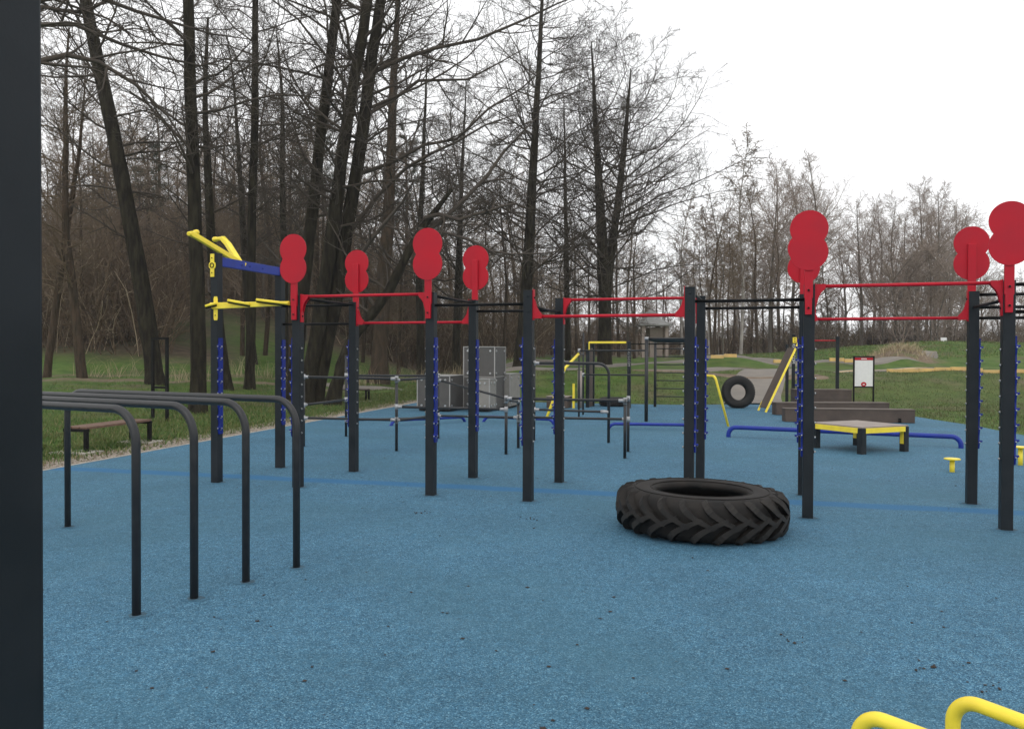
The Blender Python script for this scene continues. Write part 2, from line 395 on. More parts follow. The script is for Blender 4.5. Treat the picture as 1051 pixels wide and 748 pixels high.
def build_ground():
    xs = np.concatenate([np.linspace(-220, -45, 36)[:-1], np.linspace(-45, 45, 226), np.linspace(45, 220, 36)[1:]])
    ys = np.concatenate([np.linspace(-25, 6, 20)[:-1], np.linspace(6, 80, 230), np.linspace(80, 330, 60)[1:]])
    X, Y = np.meshgrid(xs, ys); Z = zt(X, Y)
    V = np.stack([X, Y, Z], -1).reshape(-1, 3); nx, ny = len(xs), len(ys)
    i = np.arange(nx-1)[None] + np.arange(ny-1)[:, None]*nx
    Fq = np.stack([i, i+1, i+1+nx, i+nx], -1).reshape(-1, 4)
    me = fast_mesh('ground', V, Fq, GROUND)
    wood = np.clip(smooth(50, 62, Y)*smooth(-2, -9, X) + smooth(58, 72, Y)*smooth(60, 20, np.abs(X)) , 0, 1)
    wood = np.maximum(wood, smooth(-.30, -.37, X/np.maximum(Y, 1))*smooth(39, 46, Y))
    d = left_edge(Y) - X
    dirt = smooth(1.15, .35, np.abs(d-.1))*smooth(31, 27, Y)
    dirt = np.maximum(dirt, .95*smooth(1.5, .5, np.abs((Y-26.0) - .22*(X+5.6))/1.4)*smooth(-10.5, -7, X)*smooth(-1.5, -3, X))
    dirt = np.maximum(dirt, .8*smooth(1.0, .3, np.abs(Y-(33+.15*(X+12))))*smooth(-5, -8, X))     # trodden path under the trees
    dirt = np.maximum(dirt, .55*smooth(1.2, .4, np.abs(Y-34.0-.35*(X+20)))*smooth(-6, -12, X))
    dirt = np.maximum(dirt, .75*smooth(2.4, .6, np.hypot(X-20, (Y-30.5)*1.6)))
    dirt = np.maximum(dirt, smooth(2.6, 1.3, np.hypot(X-21.3, Y-45)))
    worn = smooth(2, 8, X)*smooth(20, 31, Y)*smooth(40, 35, Y)
    for nm, a in (('wood', wood), ('dirt', dirt), ('worn', worn)):
        at = me.attributes.new(nm, 'FLOAT', 'POINT'); at.data.foreach_set('value', a.ravel().astype(np.float32))
    struct(link('ground', me))

    rb = MB(); top = .012
    P = []
    for i in range(len(RUB)):
        a, b = RUB[i], RUB[(i+1) % len(RUB)]
        n = max(1, int(math.hypot(b[0]-a[0], b[1]-a[1])/.8))
        for k in range(n):
            x, y = a[0]+(b[0]-a[0])*k/n, a[1]+(b[1]-a[1])*k/n
            if 8 < y < 27: x += .02*math.sin(y*2.1)
            P.append((x, y))
    n = len(P)
    rb.add([(x, y, top) for x, y in P] + [(x, y, -.05) for x, y in P],
           [list(range(n))] + [(i, n+i, n+(i+1) % n, (i+1) % n) for i in range(n)])
    struct(rb.build('rubber_surface', RUBBER))
    # thin pale edging along the left side
    kb = MB()
    L = [(float(left_edge(y)) + .0, y) for y in np.linspace(2, 27.7, 52)]
    for (x0, y0), (x1, y1) in zip(L[:-1], L[1:]):
        x0 = -6.29+(y0-11.05)*.2086-.035; x1 = -6.29+(y1-11.05)*.2086-.035
        kb.box(((x0+x1)/2, (y0+y1)/2, -.02), (.055, (y1-y0)*1.03, .075), -math.atan2(x1-x0, y1-y0))
    struct(kb.build('edging_kerb', CONC))
build_ground()

# asphalt of the pump track on the bank
def ribbon(name, path, width, bumps, line=None, mats=(ASPH, YLINE), step=.35, sink=.45):
    P = [Vector((x, y, 0)) for x, y in path]; pts = []
    for a, b in zip(P[:-1], P[1:]):
        n = max(1, int((b-a).length/step))
        pts += [a.lerp(b, i/n) for i in range(n)]
    pts.append(P[-1])
    for _ in range(6): pts = [pts[0]] + [(pts[i-1]+pts[i]*2+pts[i+1])/4 for i in range(1, len(pts)-1)] + [pts[-1]]
    s = 0; rows = []
    mb = MB()
    offs = [-.5*width-.3, -.5*width, -.5*width+.10, -.5*width+.42, 0, .5*width-.1, .5*width, .5*width+.3]
    for i, p in enumerate(pts):
        t = (pts[min(i+1, len(pts)-1)]-pts[max(i-1, 0)]).normalized(); nrm = Vector((-t.y, t.x, 0))
        if i: s += (pts[i]-pts[i-1]).length
        h = bumps(s)
        for k, o in enumerate(offs):
            q = p + nrm*o; z = zg(q.x, q.y)
            z = z - sink if k in (0, 7) else zg(p.x, p.y)*.5 + z*.5 + .05 + h
            mb.v.append((q.x, q.y, z))
        rows.append(s)
    K = len(offs)
    for i in range(len(pts)-1):
        for k in range(K-1):
            y = line and k == 2 and any(a <= rows[i] <= b for a, b in line)
            mb.f.append([i*K+k, (i+1)*K+k, (i+1)*K+k+1, i*K+k+1]); mb.m.append(1 if y else 0); mb.sm.append(True)
    return struct(mb.build(name, list(mats)))
ribbon('asphalt_track', [(-9, 36.2), (0, 35.0), (8, 34.4), (15, 34.3), (24, 33.6), (34, 32.5)], .9,
       lambda s: .07*math.sin(s*.8), line=[(22.5, 60)])
ribbon('pump_track', [(4, 41.5), (9, 39.7), (13, 40.2), (17, 40), (21, 41.8)], 1.25, lambda s: .02)
def kerb(x0, x1, yf, z0, h=.13):
    mb = MB(); n = max(2, int((x1-x0)/.6))
    for i in range(n):
        a, b = x0+(x1-x0)*i/n, x0+(x1-x0)*(i+1)/n; ya, yb = yf(a), yf(b)
        zz = zg((a+b)/2, (ya+yb)/2)+z0+.02*math.sin(i*1.7)
        mb.box(((a+b)/2, (ya+yb)/2, zz), (math.hypot(b-a, yb-ya)-.015, .10, h), math.atan2(yb-ya, b-a))
    return struct(mb.build('yellow_kerb', YLINE, bevel=.015))
kerb(15.2, 27, lambda x: np.interp(x, [15, 24, 34], [33.35, 32.65, 31.6]), .06, .15)
kerb(9.2, 10.4, lambda x: 38.1 - .05*(x-9), .30, .16); kerb(12.3, 13.1, lambda x: 38.7, .2, .16); kerb(14.9, 17.0, lambda x: 38.6, .25, .16)
ribbon('asphalt_track', [(-1, 45), (4, 44.5), (12, 46), (24, 48)], 2.4, lambda s: .25*max(0, math.sin(s*.55)))
ribbon('asphalt_path', [(7.75, 26.3), (8.45, 29), (9.7, 32), (11.0, 34.2)], 1.8, lambda s: .0, sink=.3)
ribbon('dirt_path', [(3.5, 35), (7, 33.2), (9.5, 31.3), (12, 31.8)], .8, lambda s: -.02, mats=(DIRT, DIRT), sink=.15)

# ------------------------------------------------------------------ the big workout rig
TH = -math.radians(17.53)
S = [-1.142, 0, 1.712, 2.854, 4.566, 5.708, 7.42, 8.562]
D = 1.366
RIG0 = (-2.5406, 9.7568, .012)
rig = thing('workout_rig', 'long double row of dark square posts joined by red and black bars', 'workout rig', RIG0, TH)
H1, H2 = 2.27, 2.80
ZB = [.65 + .143*k for k in range(8)]

def add_bolts(mb, x, y, h=.05, m=1):
    for k, z in enumerate(ZB):
        for sx in (-1, 1):
            mb.cyl((x+sx*h, y-.012, z), (x+sx*(h+.005), y-.012, z), .016, 8, m)
            mb.cyl((x+sx*(h+.005), y-.012, z), (x+sx*(h+.020), y-.012, z), .010, 6, m)
def strip_mesh(mb, x, y, sx):
    """scalloped peg strip on a post face, teeth pointing away from the post"""
    pr = [(.034, .60), (.034, 1.775), (-.036, 1.775)]
    for z in reversed(ZB):
        pr += [(-.037, z+.070), (-.040, z+.046), (-.058, z+.040), (-.061, z+.024), (-.055, z+.004), (-.044, z-.026), (-.037, z-.050)]
    pr += [(-.036, .60)]
    mb.prism(pr, (x+sx*.0515, y, 0), (0, 1, 0), (0, 0, 1), (sx*.015, 0, 0))
    for z in ZB:
        mb.tube([(x+sx*.0515, y-.040, z+.022), (x+sx*.092, y-.040, z+.034)], [.014, .009], 8, 0)
        mb.cyl((x+sx*.075, y-.012, z+.02), (x+sx*.088, y-.012, z+.02), .010, 8, 1)
        mb.cyl((x+sx*.062, y-.055, z+.022), (x+sx*.062, y-.068, z+.022), .007, 6, 1)
posts = {}
for i, s in enumerate(S):
    for r in (0, 1):
        y = r*D; h = H2 if i == 0 else H1
        mb = MB()
        mb.box((s, y, h/2-.05), (.1, .1, h+.1))
        mb.box((s, y, h+.004), (.102, .102, .014))
        add_bolts(mb, s, y)
        if i: 
            for z in (2.05, 2.22): mb.cyl((s, y-(.0505 if r == 0 else -.0505), z), (s, y-(.058 if r == 0 else -.058), z), .012, 8, 0)
        p = mb.build('post', [ANTH, SIL], rig, bevel=.009)
        posts[i, r] = p
        inner = 1 if i % 2 == 0 else -1
        ms = MB(); strip_mesh(ms, s, y, inner)
        ms.build('climbing_strip', [BLU, SIL], p)
def bar(x0, y0, x1, y1, z, m, r=.017, name='bar', ext=.0):
    mb = MB(); mb.cyl((x0, y0, z), (x1, y1, z), r, 14, 0)
    return mb.build(name, m, rig)
def gusset(x, y, sx, high):
    """red bracket that carries a bar end: strip on the post face and a curved web"""
    mb = MB()
    mb.box((x+sx*.055, y, 2.125), (.010, .066, .33))
    zb = 2.262 if high else 1.997
    d = -1 if high else 1
    out = [(0, d*.20), (.014, d*.16), (.030, d*.10), (.052, d*.062), (.082, d*.030), (.092, d*.012), (.092, -d*.020), (0, -d*.020)]
    mb.prism(out, (x+sx*.058, y-.028, zb), (sx, 0, 0), (0, 0, 1), (0, .008, 0))
    mb.prism(out, (x+sx*.058, y+.020, zb), (sx, 0, 0), (0, 0, 1), (0, .008, 0))
    for z in (2.03, 2.20): mb.cyl((x+sx*.06, y, z), (x+sx*.068, y, z), .011, 8, 1)
    return mb.build('bracket', [RED, BLK], rig)
for a, hi0 in ((1, True), (3, False), (5, True)):
    for r in (0, 1):
        hi = hi0 if r == 0 else not hi0
        y = r*D; z = 2.262 if hi else 1.997
        bar(S[a]+.06, y, S[a+1]-.06, y, z, RED, .0175)
        gusset(S[a], y, 1, hi); gusset(S[a+1], y, -1, hi)
for a in (2, 4):
    for r in (0, 1): bar(S[a]+.05, r*D, S[a+1]-.05, r*D, 2.135, BLK, .0165)
for z in (2.24, 1.99): bar(S[0]+.05, D, S[1]-.05, D, z, BLK, .0165)
for r in (0, 1):
    for z in (2.245, 1.995): bar(S[6]+.05, r*D, S[7]-.05, r*D, z, BLK, .0165)
bar(S[6]+.05, D, S[7]-.05, D, 2.11, BLK, .0165)
for i, z in ((1, 2.245), (2, 2.245), (3, 2.11), (4, 2.235), (5, 2.235), (6, 2.11), (7, 2.11)):
    bar(S[i], .05, S[i], D-.05, z, BLK, .0165)

# red double-disc targets on outward arms
def target(i, r):
    s = S[i] - (.010 if r == 0 else .004); dy = -1 if r == 0 else 1; y0 = r*D + dy*.052
    R, z1, z2 = .176, 2.588, 2.814
    half = []
    w = math.acos((z2-z1)/2/R)
    for k in range(29):
        a = -PI/2 + (PI/2 + PI/2 - w)*k/28; half.append((R*math.cos(a), z1 + R*math.sin(a)))
    for k in range(29):
        a = -(PI/2-w) + (PI/2 + PI/2 - w)*k/28; half.append((R*math.cos(a), z2 + R*math.sin(a)))
    out = half + [(-x, z) for x, z in reversed(half[1:-1])]
    mb = MB(); mb.prism(out, (s, y0+dy*.031, 0), (1, 0, 0), (0, 0, 1), (0, dy*.010, 0))
    t = mb.build('target_disc', RED, rig, bevel=.002, seg=1)
    ar = MB()
    arm = [(-.030, 1.985), (.030, 1.985), (.033, 2.145), (.040, 2.15), (.040, 2.80), (-.040, 2.80), (-.040, 2.15), (-.033, 2.145)]
    ar.prism(arm, (s, y0, 0), (1, 0, 0), (0, 0, 1), (0, dy*.030, 0))
    for z in (2.05, 2.222): ar.cyl((s, y0+dy*.030, z), (s, y0+dy*.040, z), .014, 10, 1)
    ar.build('arm', [RED, BLK], t, bevel=.003, seg=1)
for i, r in ((1, 0), (2, 0), (5, 0), (6, 0), (1, 1), (2, 1), (5, 1), (6, 1)): target(i, r)

# yellow station at the left end
mb = MB(); mb.box((S[0]+.01, D/2, 2.715), (.05, D-.1, .115))
for y in (.45, .62, .9): mb.cyl((S[0]+.034, D/2+y-.68, 2.715), (S[0]+.045, D/2+y-.68, 2.715), .014, 8, 1)
mb.build('blue_beam', [NAVY, BLK], rig, bevel=.006)
inv = Matrix.Rotation(-TH, 4, 'Z') @ Matrix.Translation(-Vector(RIG0))
def loc(p): return inv @ Vector(p)
def flatbar(mb, pts, w, t):
    for a, b in zip(pts[:-1], pts[1:]):
        a, b = Vector(a), Vector(b); d = b-a; x = d.normalized(); zz = Vector((0, 0, 1)); y = zz.cross(x).normalized(); z = x.cross(y)
        R = Matrix((x, y, z)).transposed()
        mb.box((a+b)/2, (d.length+.02, w, t), R=R)
def horn(pts, knob):
    mb = MB(); P = [loc(p) for p in pts]
    flatbar(mb, P, .074, .062)
    e = P[0]; k = loc(knob); mb.tube([e + (k-e)*-.3, k], .027, 12)
    mb.tube([k-(k-e)*.1, k+(k-e)*.25], .036, 12)
    mb.build('yellow_horn', YEL, rig, bevel=.01)
horn([W(196, 239, 10.15), W(203, 242.5, 10.2), W(251, 271.5, 10.62)], W(201.5, 238.0, 10.4))
horn([W(229, 244, 11.0), W(234.5, 250, 10.95), W(248.5, 272.5, 10.66)], W(222, 245, 11.1))
pl = MB(); pl.prism([(-.028, 2.52), (.028, 2.52), (.028, 2.62), (.044, 2.63), (.05, 2.66), (.044, 2.69), (.028, 2.70), (.028, 2.80), (-.028, 2.80), (-.028, 2.70), (-.044, 2.69), (-.05, 2.66), (-.044, 2.63), (-.028, 2.62)],
                    (S[0]-.018, -.053, 0), (1, 0, 0), (0, 0, 1), (0, -.010, 0))
for z in (2.57, 2.75): pl.cyl((S[0]-.018, -.063, z), (S[0]-.018, -.068, z), .011, 8, 1)
pl.tube([(S[0]-.018+.026*math.cos(a), -.067, 2.66+.026*math.sin(a)) for a in np.linspace(0, 2*PI, 17)[:-1]], .006, 6, 1, closed=True)
pl.build('yellow_plate', [YEL, BLK], rig, bevel=.002, seg=1)
pl = MB(); pl.prism([(-.022, 1.99), (.022, 1.99), (.028, 2.02), (.028, 2.25), (.02, 2.28), (-.02, 2.28), (-.028, 2.25), (-.028, 2.02)], (S[0]+.030, -.053, 0), (1, 0, 0), (0, 0, 1), (0, -.010, 0))
for z in (2.05, 2.2): pl.cyl((S[0]+.03, -.063, z), (S[0]+.03, -.070, z), .010, 8, 1)
pl.build('yellow_plate', [YEL, BLK], rig, bevel=.002, seg=1)
gb = MB(); gb.prism([(S[0]+.0, 2.125), (S[1]-.07, 2.155), (S[1]-.07, 2.205), (S[0]-.03, 2.205), (S[0]-.05, 2.18)], (0, -.090, 0), (1, 0, 0), (0, 0, 1), (0, .035, 0))
gb.build('grip_beam', YEL, rig, bevel=.006)
for x0, x1 in ((-1.20, -1.07), (-.88, -.60), (-.48, -.07)):
    g = MB(); g.tube([(x0, -.135, 2.225 if x0 > -1 else 2.16), (x1, -.10, 2.175 if x0 > -1 else 2.195)], .017, 12)
    g.build('grip', YEL, rig)
    u = MB(); u.tube([(x0, -.132, 2.202 if x0 > -1 else 2.137), (x1, -.097, 2.152 if x0 > -1 else 2.172)], .011, 8)
    u.build('grip_pad', BLK, rig)

# ------------------------------------------------------------------ foreground post and dip bars
mb = MB(); mb.box((0, 0, 1.42), (.1, .1, 2.9)); mb.box((0, 0, 2.876), (.102, .102, .012))
o = mb.build('square_post', ANTH, bevel=.009, loc=(-.856, 1.36, .012), rz=TH)
tag(o, 'dark grey square steel post rising close to the viewer at the left edge', 'post')

dips = [((-2.28, 4.98), 'nearest of the four parallel black dip bars, its leg standing in front'),
        ((-2.06, 5.32), 'second of the four black dip bars counted from the viewer'),
        ((-1.85, 5.71), 'third of the four black dip bars, between the second and the farthest'),
        ((-1.60, 6.10), 'farthest of the four black dip bars, with its far left leg showing')]
for (x, y), lab in dips:
    d = Vector((-2.46, 1.40, 0)); a = Vector((x, y, 0)); b = a + d
    mb = MB(); mb.tube(rounded([a+Vector((0, 0, -.1)), a+Vector((0, 0, 1.262)), b+Vector((0, 0, 1.252)), b+Vector((0, 0, -.1))], .21, 12), .0265, 20)
    o = mb.build('dip_bar', TUBE); tag(o, lab, 'dip bar', 'black dip bars in front of the rig')

# low yellow bars at the bottom right corner
for (x0, y0), (x1, y1), z, lab in (((1.075, 2.53), (1.45, 2.02), .510, 'bent yellow push up bar at the bottom edge, the left one of two'),
                                   ((1.418, 2.62), (1.80, 1.96), .521, 'bent yellow push up bar in the bottom right corner, the right one')):
    mb = MB(); mb.tube(rounded([(x0, y0, -.1), (x0, y0, z), (x1, y1, z), (x1, y1, -.1)], .085, 10), .0225, 20)
    o = mb.build('push_up_bar', YEL); tag(o, lab, 'push up bar', 'yellow push up bars at the front')

# ------------------------------------------------------------------ tractor tyre
def tractor_tyre():
    mb = MB(); R0 = .715
    prof = [(.415, .085), (.40, .06), (.41, .035), (.47, .012), (.56, .004), (.64, .016), (.69, .045), (.712, .09), (.722, .21), (.712, .33), (.69, .375),
            (.64, .405), (.56, .418), (.475, .412), (.435, .398), (.415, .385), (.41, .36), (.415, .335), (.50, .30), (.60, .24), (.64, .21), (.60, .17), (.50, .12)]
    mb.lathe(prof, 96, closed=True)
    n = 23
    def surf(z):           # carcass radius at height z
        e = abs(z-.21)
        return .722 - .010*smooth(.0, .12, e) - .028*smooth(.12, .165, e) - .05*smooth(.165, .195, e)
    for half in (0, 1):
        for i in range(n):
            th0 = 2*PI*(i + .5*half)/n + .03
            K = 9; top = []; base = []
            for k in range(K):
                t = k/(K-1)
                z = .412 - t*.245 if half == 0 else .008 + t*.245
                th = th0 + (.05 + .40*t - .08*math.sin(t*PI))
                r = float(surf(z)); wz = .019 + .010*(1-t); hgt = .056*(1 - .30*(1-t)**4)
                # direction of the lug in the (theta*r, z) plane, width across it
                dt = .34*R0/(K-1); dz = -.245/(K-1) if half == 0 else .245/(K-1)
                l = math.hypot(dt, dz); nx, nz = -dz/l, dt/l
                for s_ in (-1, 1):
                    for hh, fac, lst in ((-.012, 1.25, base), (hgt, 1.0, top)):
                        a = th + s_*nx*wz*fac/R0; zz = min(.414, max(.006, z + s_*nz*wz*fac)); rr = (float(surf(zz)) if hh < 0 else r) + hh
                        lst.append((rr*math.cos(a), rr*math.sin(a), zz))
            o = 2*K
            vs = top + base; fs = []
            for k in range(K-1):
                a, b = 2*k, 2*k+2
                fs.append((a, a+o, b+o, b)); fs.append((a+1, b+1, b+1+o, a+1+o))
            fs += [(0, 1, 1+o, o), (2*K-2, 2*K-2+o, 2*K-1+o, 2*K-1)]
            mb.add(vs, fs, 0)
            mb.add(top, [(2*k, 2*k+2, 2*k+3, 2*k+1) for k in range(K-1)], 1)  # top faces take the paler tone that paints in groove shade
    # bead rings moulded on the upper sidewall
    for r, z in ((.458, .409), (.60, .414)):
        mb.tube([(r*math.cos(a), r*math.sin(a), z) for a in np.linspace(0, 2*PI, 73)[:-1]], .006, 6, 0, closed=True)
    return mb
o = tractor_tyre().build('tractor_tyre', [RUBB, LUG_LIT], loc=(1.735, 7.52, .008)); o.scale = (1, 1, .91); o.rotation_euler = (0, math.radians(.9), .06)
tag(o, 'big worn tractor tyre with chevron lugs lying flat on the blue floor', 'tyre')

def road_tyre(R, w, r):
    mb = MB(); h = w/2
    prof = [(r, -h*.62), (r+.015, -h*.8), (r+.06, -h*.96), (R*.82, -h), (R*.93, -h*.92), (R*.985, -h*.7), (R, -h*.35), (R, h*.35), (R*.985, h*.7), (R*.93, h*.92),
            (R*.82, h), (r+.06, h*.96), (r+.015, h*.8), (r, h*.62), (r+.05, h*.6), (R-.06, h*.4), (R-.05, 0), (R-.06, -h*.4), (r+.05, -h*.6)]
    mb.lathe(prof, 64, closed=True)
    for k in range(44):
        a = 2*PI*k/44
        for z in (-.5, 0, .5):
            mb.box(((R+.004)*math.cos(a), (R+.004)*math.sin(a), z*h*.8), (.016, .05, h*.34), a)
    return mb
o = road_tyre(.475, .27, .235).build('upright_tyre', RUBB2)
o.rotation_euler = (math.radians(90-5), 0, math.radians(-2)); o.location = (6.72, 24.4, .485)
tag(o, 'black tyre standing upright at the far edge of the blue floor', 'tyre')
o = road_tyre(.43, .26, .22).build('flat_tyre', RUBB2, loc=(3.12, 25.2, .142))
tag(o, 'dark tyre lying flat far back beside the frame with the yellow bar', 'tyre')

# ------------------------------------------------------------------ tube rail course
rail = thing('rail_course', 'low course of thin black tube rails with silver connectors behind the rig', 'rail course')
RP = {'L': (-3.55, 14.0, 1.24), 'A': (-3.17, 15.7, 1.56), 'B': (-1.88, 13.39, 1.22), 'C': (-1.38, 15.4, 1.22), 'D': (-.09, 13.0, .92), 'E': (.11, 13.87, .83),
      'F': (.41, 15.12, 1.73), 'G': (1.73, 12.55, .92), 'H': (1.90, 13.40, .92)}
rposts = {}
for k, (x, y, h) in RP.items():
    mb = MB(); mb.cyl((x, y, -.05), (x, y, h), .024, 14); mb.cyl((x, y, h), (x, y, h+.012), .0245, 14, 0, .016)
    rposts[k] = mb.build('post', TUBE, rail)
def conn(k, z, to):
    x, y, h = RP[k]; mb = MB()
    mb.cyl((x, y, z-.045), (x, y, z+.045), .030, 14)
    d = (Vector(to)-Vector((x, y, z))).normalized()
    mb.cyl(Vector((x, y, z)), Vector((x, y, z))+d*.10, .027, 14)
    mb.build('connector', CONN, rposts[k])
def rr(a, za, b, zb):
    pa, pb = Vector((*RP[a][:2], za)), Vector((*RP[b][:2], zb))
    MB().cyl(pa, pb, .021, 12).build('rail', TUBE, rail)
    conn(a, za, pb); conn(b, zb, pa)
rr('L', 1.20, 'B', 1.19); rr('A', 1.18, 'C', 1.185); rr('B', 1.17, 'C', 1.165); rr('C', 1.11, 'E', .80)
rr('B', .735, 'D', .725); rr('A', .325, 'C', .40); rr('A', .72, 'L', .72); rr('B', .51, 'C', .45); rr('C', .435, 'E', .53)
rr('D', .90, 'G', .895); rr('E', .535, 'H', .545); rr('G', .88, 'H', .88); rr('L', .50, 'B', .52); rr('E', .80, 'D', .87)
fx, fy = RP['F'][:2]
MB().tube(rounded([(fx, fy, 1.435), (1.74, 14.75, 1.435), (1.74, 14.75, -.05)], .2, 9), .026, 14).build('bent_rail', TUBE, rail)
conn('F', 1.435, (1.74, 14.75, 1.435))
MB().cyl((fx, fy, .58), (1.74, 14.75, .565), .021, 12).build('rail', TUBE, rail); conn('F', .58, (1.74, 14.75, .565))
MB().cyl((1.60, 14.79, .567), (1.74, 14.75, .565), .033, 12).build('connector', CONN, rail)
rr('F', .42, 'E', .5)

# ------------------------------------------------------------------ grey parkour boxes
PB = (-.57, 23.45)
def panel_box(c, sx, sy, z0, z1, name, parent, seams=(), faces=HPL):
    mb = MB()
    x, y = c
    mb.box((x, y, (z0+z1)/2), (sx-.03, sy-.03, z1-z0))
    mb.box((x, y, z1+.012), (sx, sy, .022), m=1)
    for ex in (-1, 1):
        for ey in (-1, 1): mb.box((x+ex*(sx/2-.012), y+ey*(sy/2-.012), (z0+z1)/2), (.026, .026, z1-z0-.002), m=1)
    for z in seams: mb.box((x, y, z), (sx-.018, sy-.018, .016), m=1)
    ends = [z0] + list(seams) + [z1]
    for a, b in zip(ends[:-1], ends[1:]):
        for z in (a+.1, b-.1):
            for ex in (-1, 1):
                bx = x+ex*(sx/2-.14)
                mb.cyl((bx, y-sy/2+.014, z), (bx, y-sy/2-.012, z), .028, 8, 2)
                by = y+ex*(sy/2-.14)
                mb.cyl((x+sx/2-.014, by, z), (x+sx/2+.012, by, z), .028, 8, 2)
    mb.box((x, y, z0-.02), (sx-.1, sy-.1, .06), m=3)
    return mb.build(name, [faces, ALU, SIL, BLK], parent)
pk = thing('parkour_tower', 'tall grey panelled climbing tower with bolts, in the cluster at the back', 'climbing tower', (-.78, 23.6, .02), TH, 'grey parkour boxes')
panel_box((0, 0), .95, 1.0, .06, 1.76, 'panel_body', pk, seams=(.93,))
pk = thing('parkour_box', 'waist high grey panelled box left of the tall climbing tower', 'parkour box', (-1.96, 23.05, .02), TH, 'grey parkour boxes')
panel_box((0, 0), .98, 1.25, .06, .96, 'panel_body', pk)
pk = thing('parkour_box', 'waist high beige sided box right of the tall climbing tower', 'parkour box', (-.20, 24.35, .02), TH, 'grey parkour boxes')
panel_box((0, 0), .62, 1.0, .06, .98, 'panel_body', pk, faces=HPLL)
pk = thing('parkour_box', 'narrow beige box standing against the front of the tall climbing tower', 'parkour box', (-.72, 22.6, .02), TH, 'grey parkour boxes')
panel_box((0, 0), .42, .55, .06, .88, 'panel_body', pk, faces=HPLL)

# ------------------------------------------------------------------ low blue balance pipes
def pipe(pts, r, lab, loc_group='low blue balance pipes'):
    o = MB().tube(rounded(pts, .15, 9), r, 18).build('balance_pipe', NAVY); tag(o, lab, 'balance pipe', loc_group)
pipe([(4.19, 15.87, -.1), (4.19, 15.87, .205), (7.72, 14.10, .205), (7.72, 14.10, -.1)], .042, 'low blue balance pipe running behind the wooden platform')
pipe([(2.0, 17.5, -.1), (2.12, 17.5, .12), (3.7, 17.3, .12), (3.78, 17.3, -.1)], .034, 'thin low blue pipe behind the silver ended tube rails')
pipe([(-2.72, 18.0, -.1), (-2.60, 18.1, .13), (-1.15, 19.1, .13), (-1.05, 19.3, -.1)], .034, 'low blue pipe in front of the left grey parkour box')
pipe([(-.72, 19.2, -.1), (-.6, 19.2, .13), (.9, 18.5, .13), (1.0, 18.5, -.1)], .034, 'low blue pipe in front of the beige parkour boxes')

# ------------------------------------------------------------------ wooden balance platform
bp = thing('balance_platform', 'low square plywood platform with yellow rim on four dark legs', 'platform', (5.865, 13.85, .012), math.radians(25))
hs = .52
MB().box((0, 0, .428), (1.06, 1.06, .024)).build('deck', PLY, bp, bevel=.004)
for c, s in (((0, -hs-.002, .374), (.90, .04, .084)), ((0, hs+.002, .374), (.90, .04, .084)), ((-hs-.002, 0, .374), (.04, .90, .084)), ((hs+.002, 0, .374), (.04, .90, .084))):
    MB().box(c, s).build('rim', YEL, bp, bevel=.004)
for x in (-1, 1):
    for y in (-1, 1):
        l = MB(); l.box((x*.485, y*.485, .185), (.105, .105, .46))
        l = l.build('leg', ANTH, bp, bevel=.008)
        MB().box((x*.485-x*.054, y*.485, .265), (.010, .07, .27)).build('stripe', YEL, l)

# yellow stepping discs
for x, y, h, lab in ((6.03, 11.23, .17, 'small yellow stepping disc standing left of the tall right posts'), (7.41, 11.95, .255, 'taller yellow stepping disc half hidden at the right edge')):
    t = thing('stepping_disc', lab, 'stepping disc', (x, y, .012), 0, 'yellow stepping discs')
    mb = MB(); mb.cyl((0, 0, h), (0, 0, h+.012), .104, 32); mb.cyl((0, 0, h+.012), (0, 0, h+.018), .104, 32, 0, .096); mb.build('disc', YEL, t)
    MB().cyl((0, 0, -.05), (0, 0, h), .033, 16).build('stem', YEL, t)

# brown blocks
def block(p0, p1, w, h, lab, z0=.0):
    p0, p1 = Vector((*p0, 0)), Vector((*p1, 0)); d = p1-p0; a = math.atan2(d.y, d.x); n = Vector((-d.y, d.x, 0)).normalized()
    t = thing('plank_block', lab, 'vault block', p0 + n*(w/2) + d/2 + Vector((0, 0, .012)), a, 'brown vault blocks')
    L = d.length
    k = 2 if h > .4 else 1
    b = MB()
    for i in range(k): b.box((0, 0, z0+(h-z0)*(i+.5)/k), (L, w, (h-z0)/k-.006))
    b.build('planks', WOODB, t, bevel=.008)
    c = MB()
    c.box((0, 0, h+.010), (L+.02, w+.02, .022)); c.build('cap', WOODT, t, bevel=.006)
    for x in (-L/2+.35, L/2-.35): MB().box((x, -w/2-.018, z0*.5+h*.20), (.06, .03, h*.36)).build('foot_bracket', BLK, t)
block((6.48, 19.46), (9.43, 19.20), .34, .30, 'nearest of the three long brown plank blocks, lying behind the platform')
block((6.97, 21.63), (10.0, 21.75), .34, .31, 'middle one of the three brown plank blocks, lying between the other two')
block((8.35, 24.2), (9.98, 24.1), .5, .55, 'farthest and tallest of the three brown plank blocks, below the red bar')

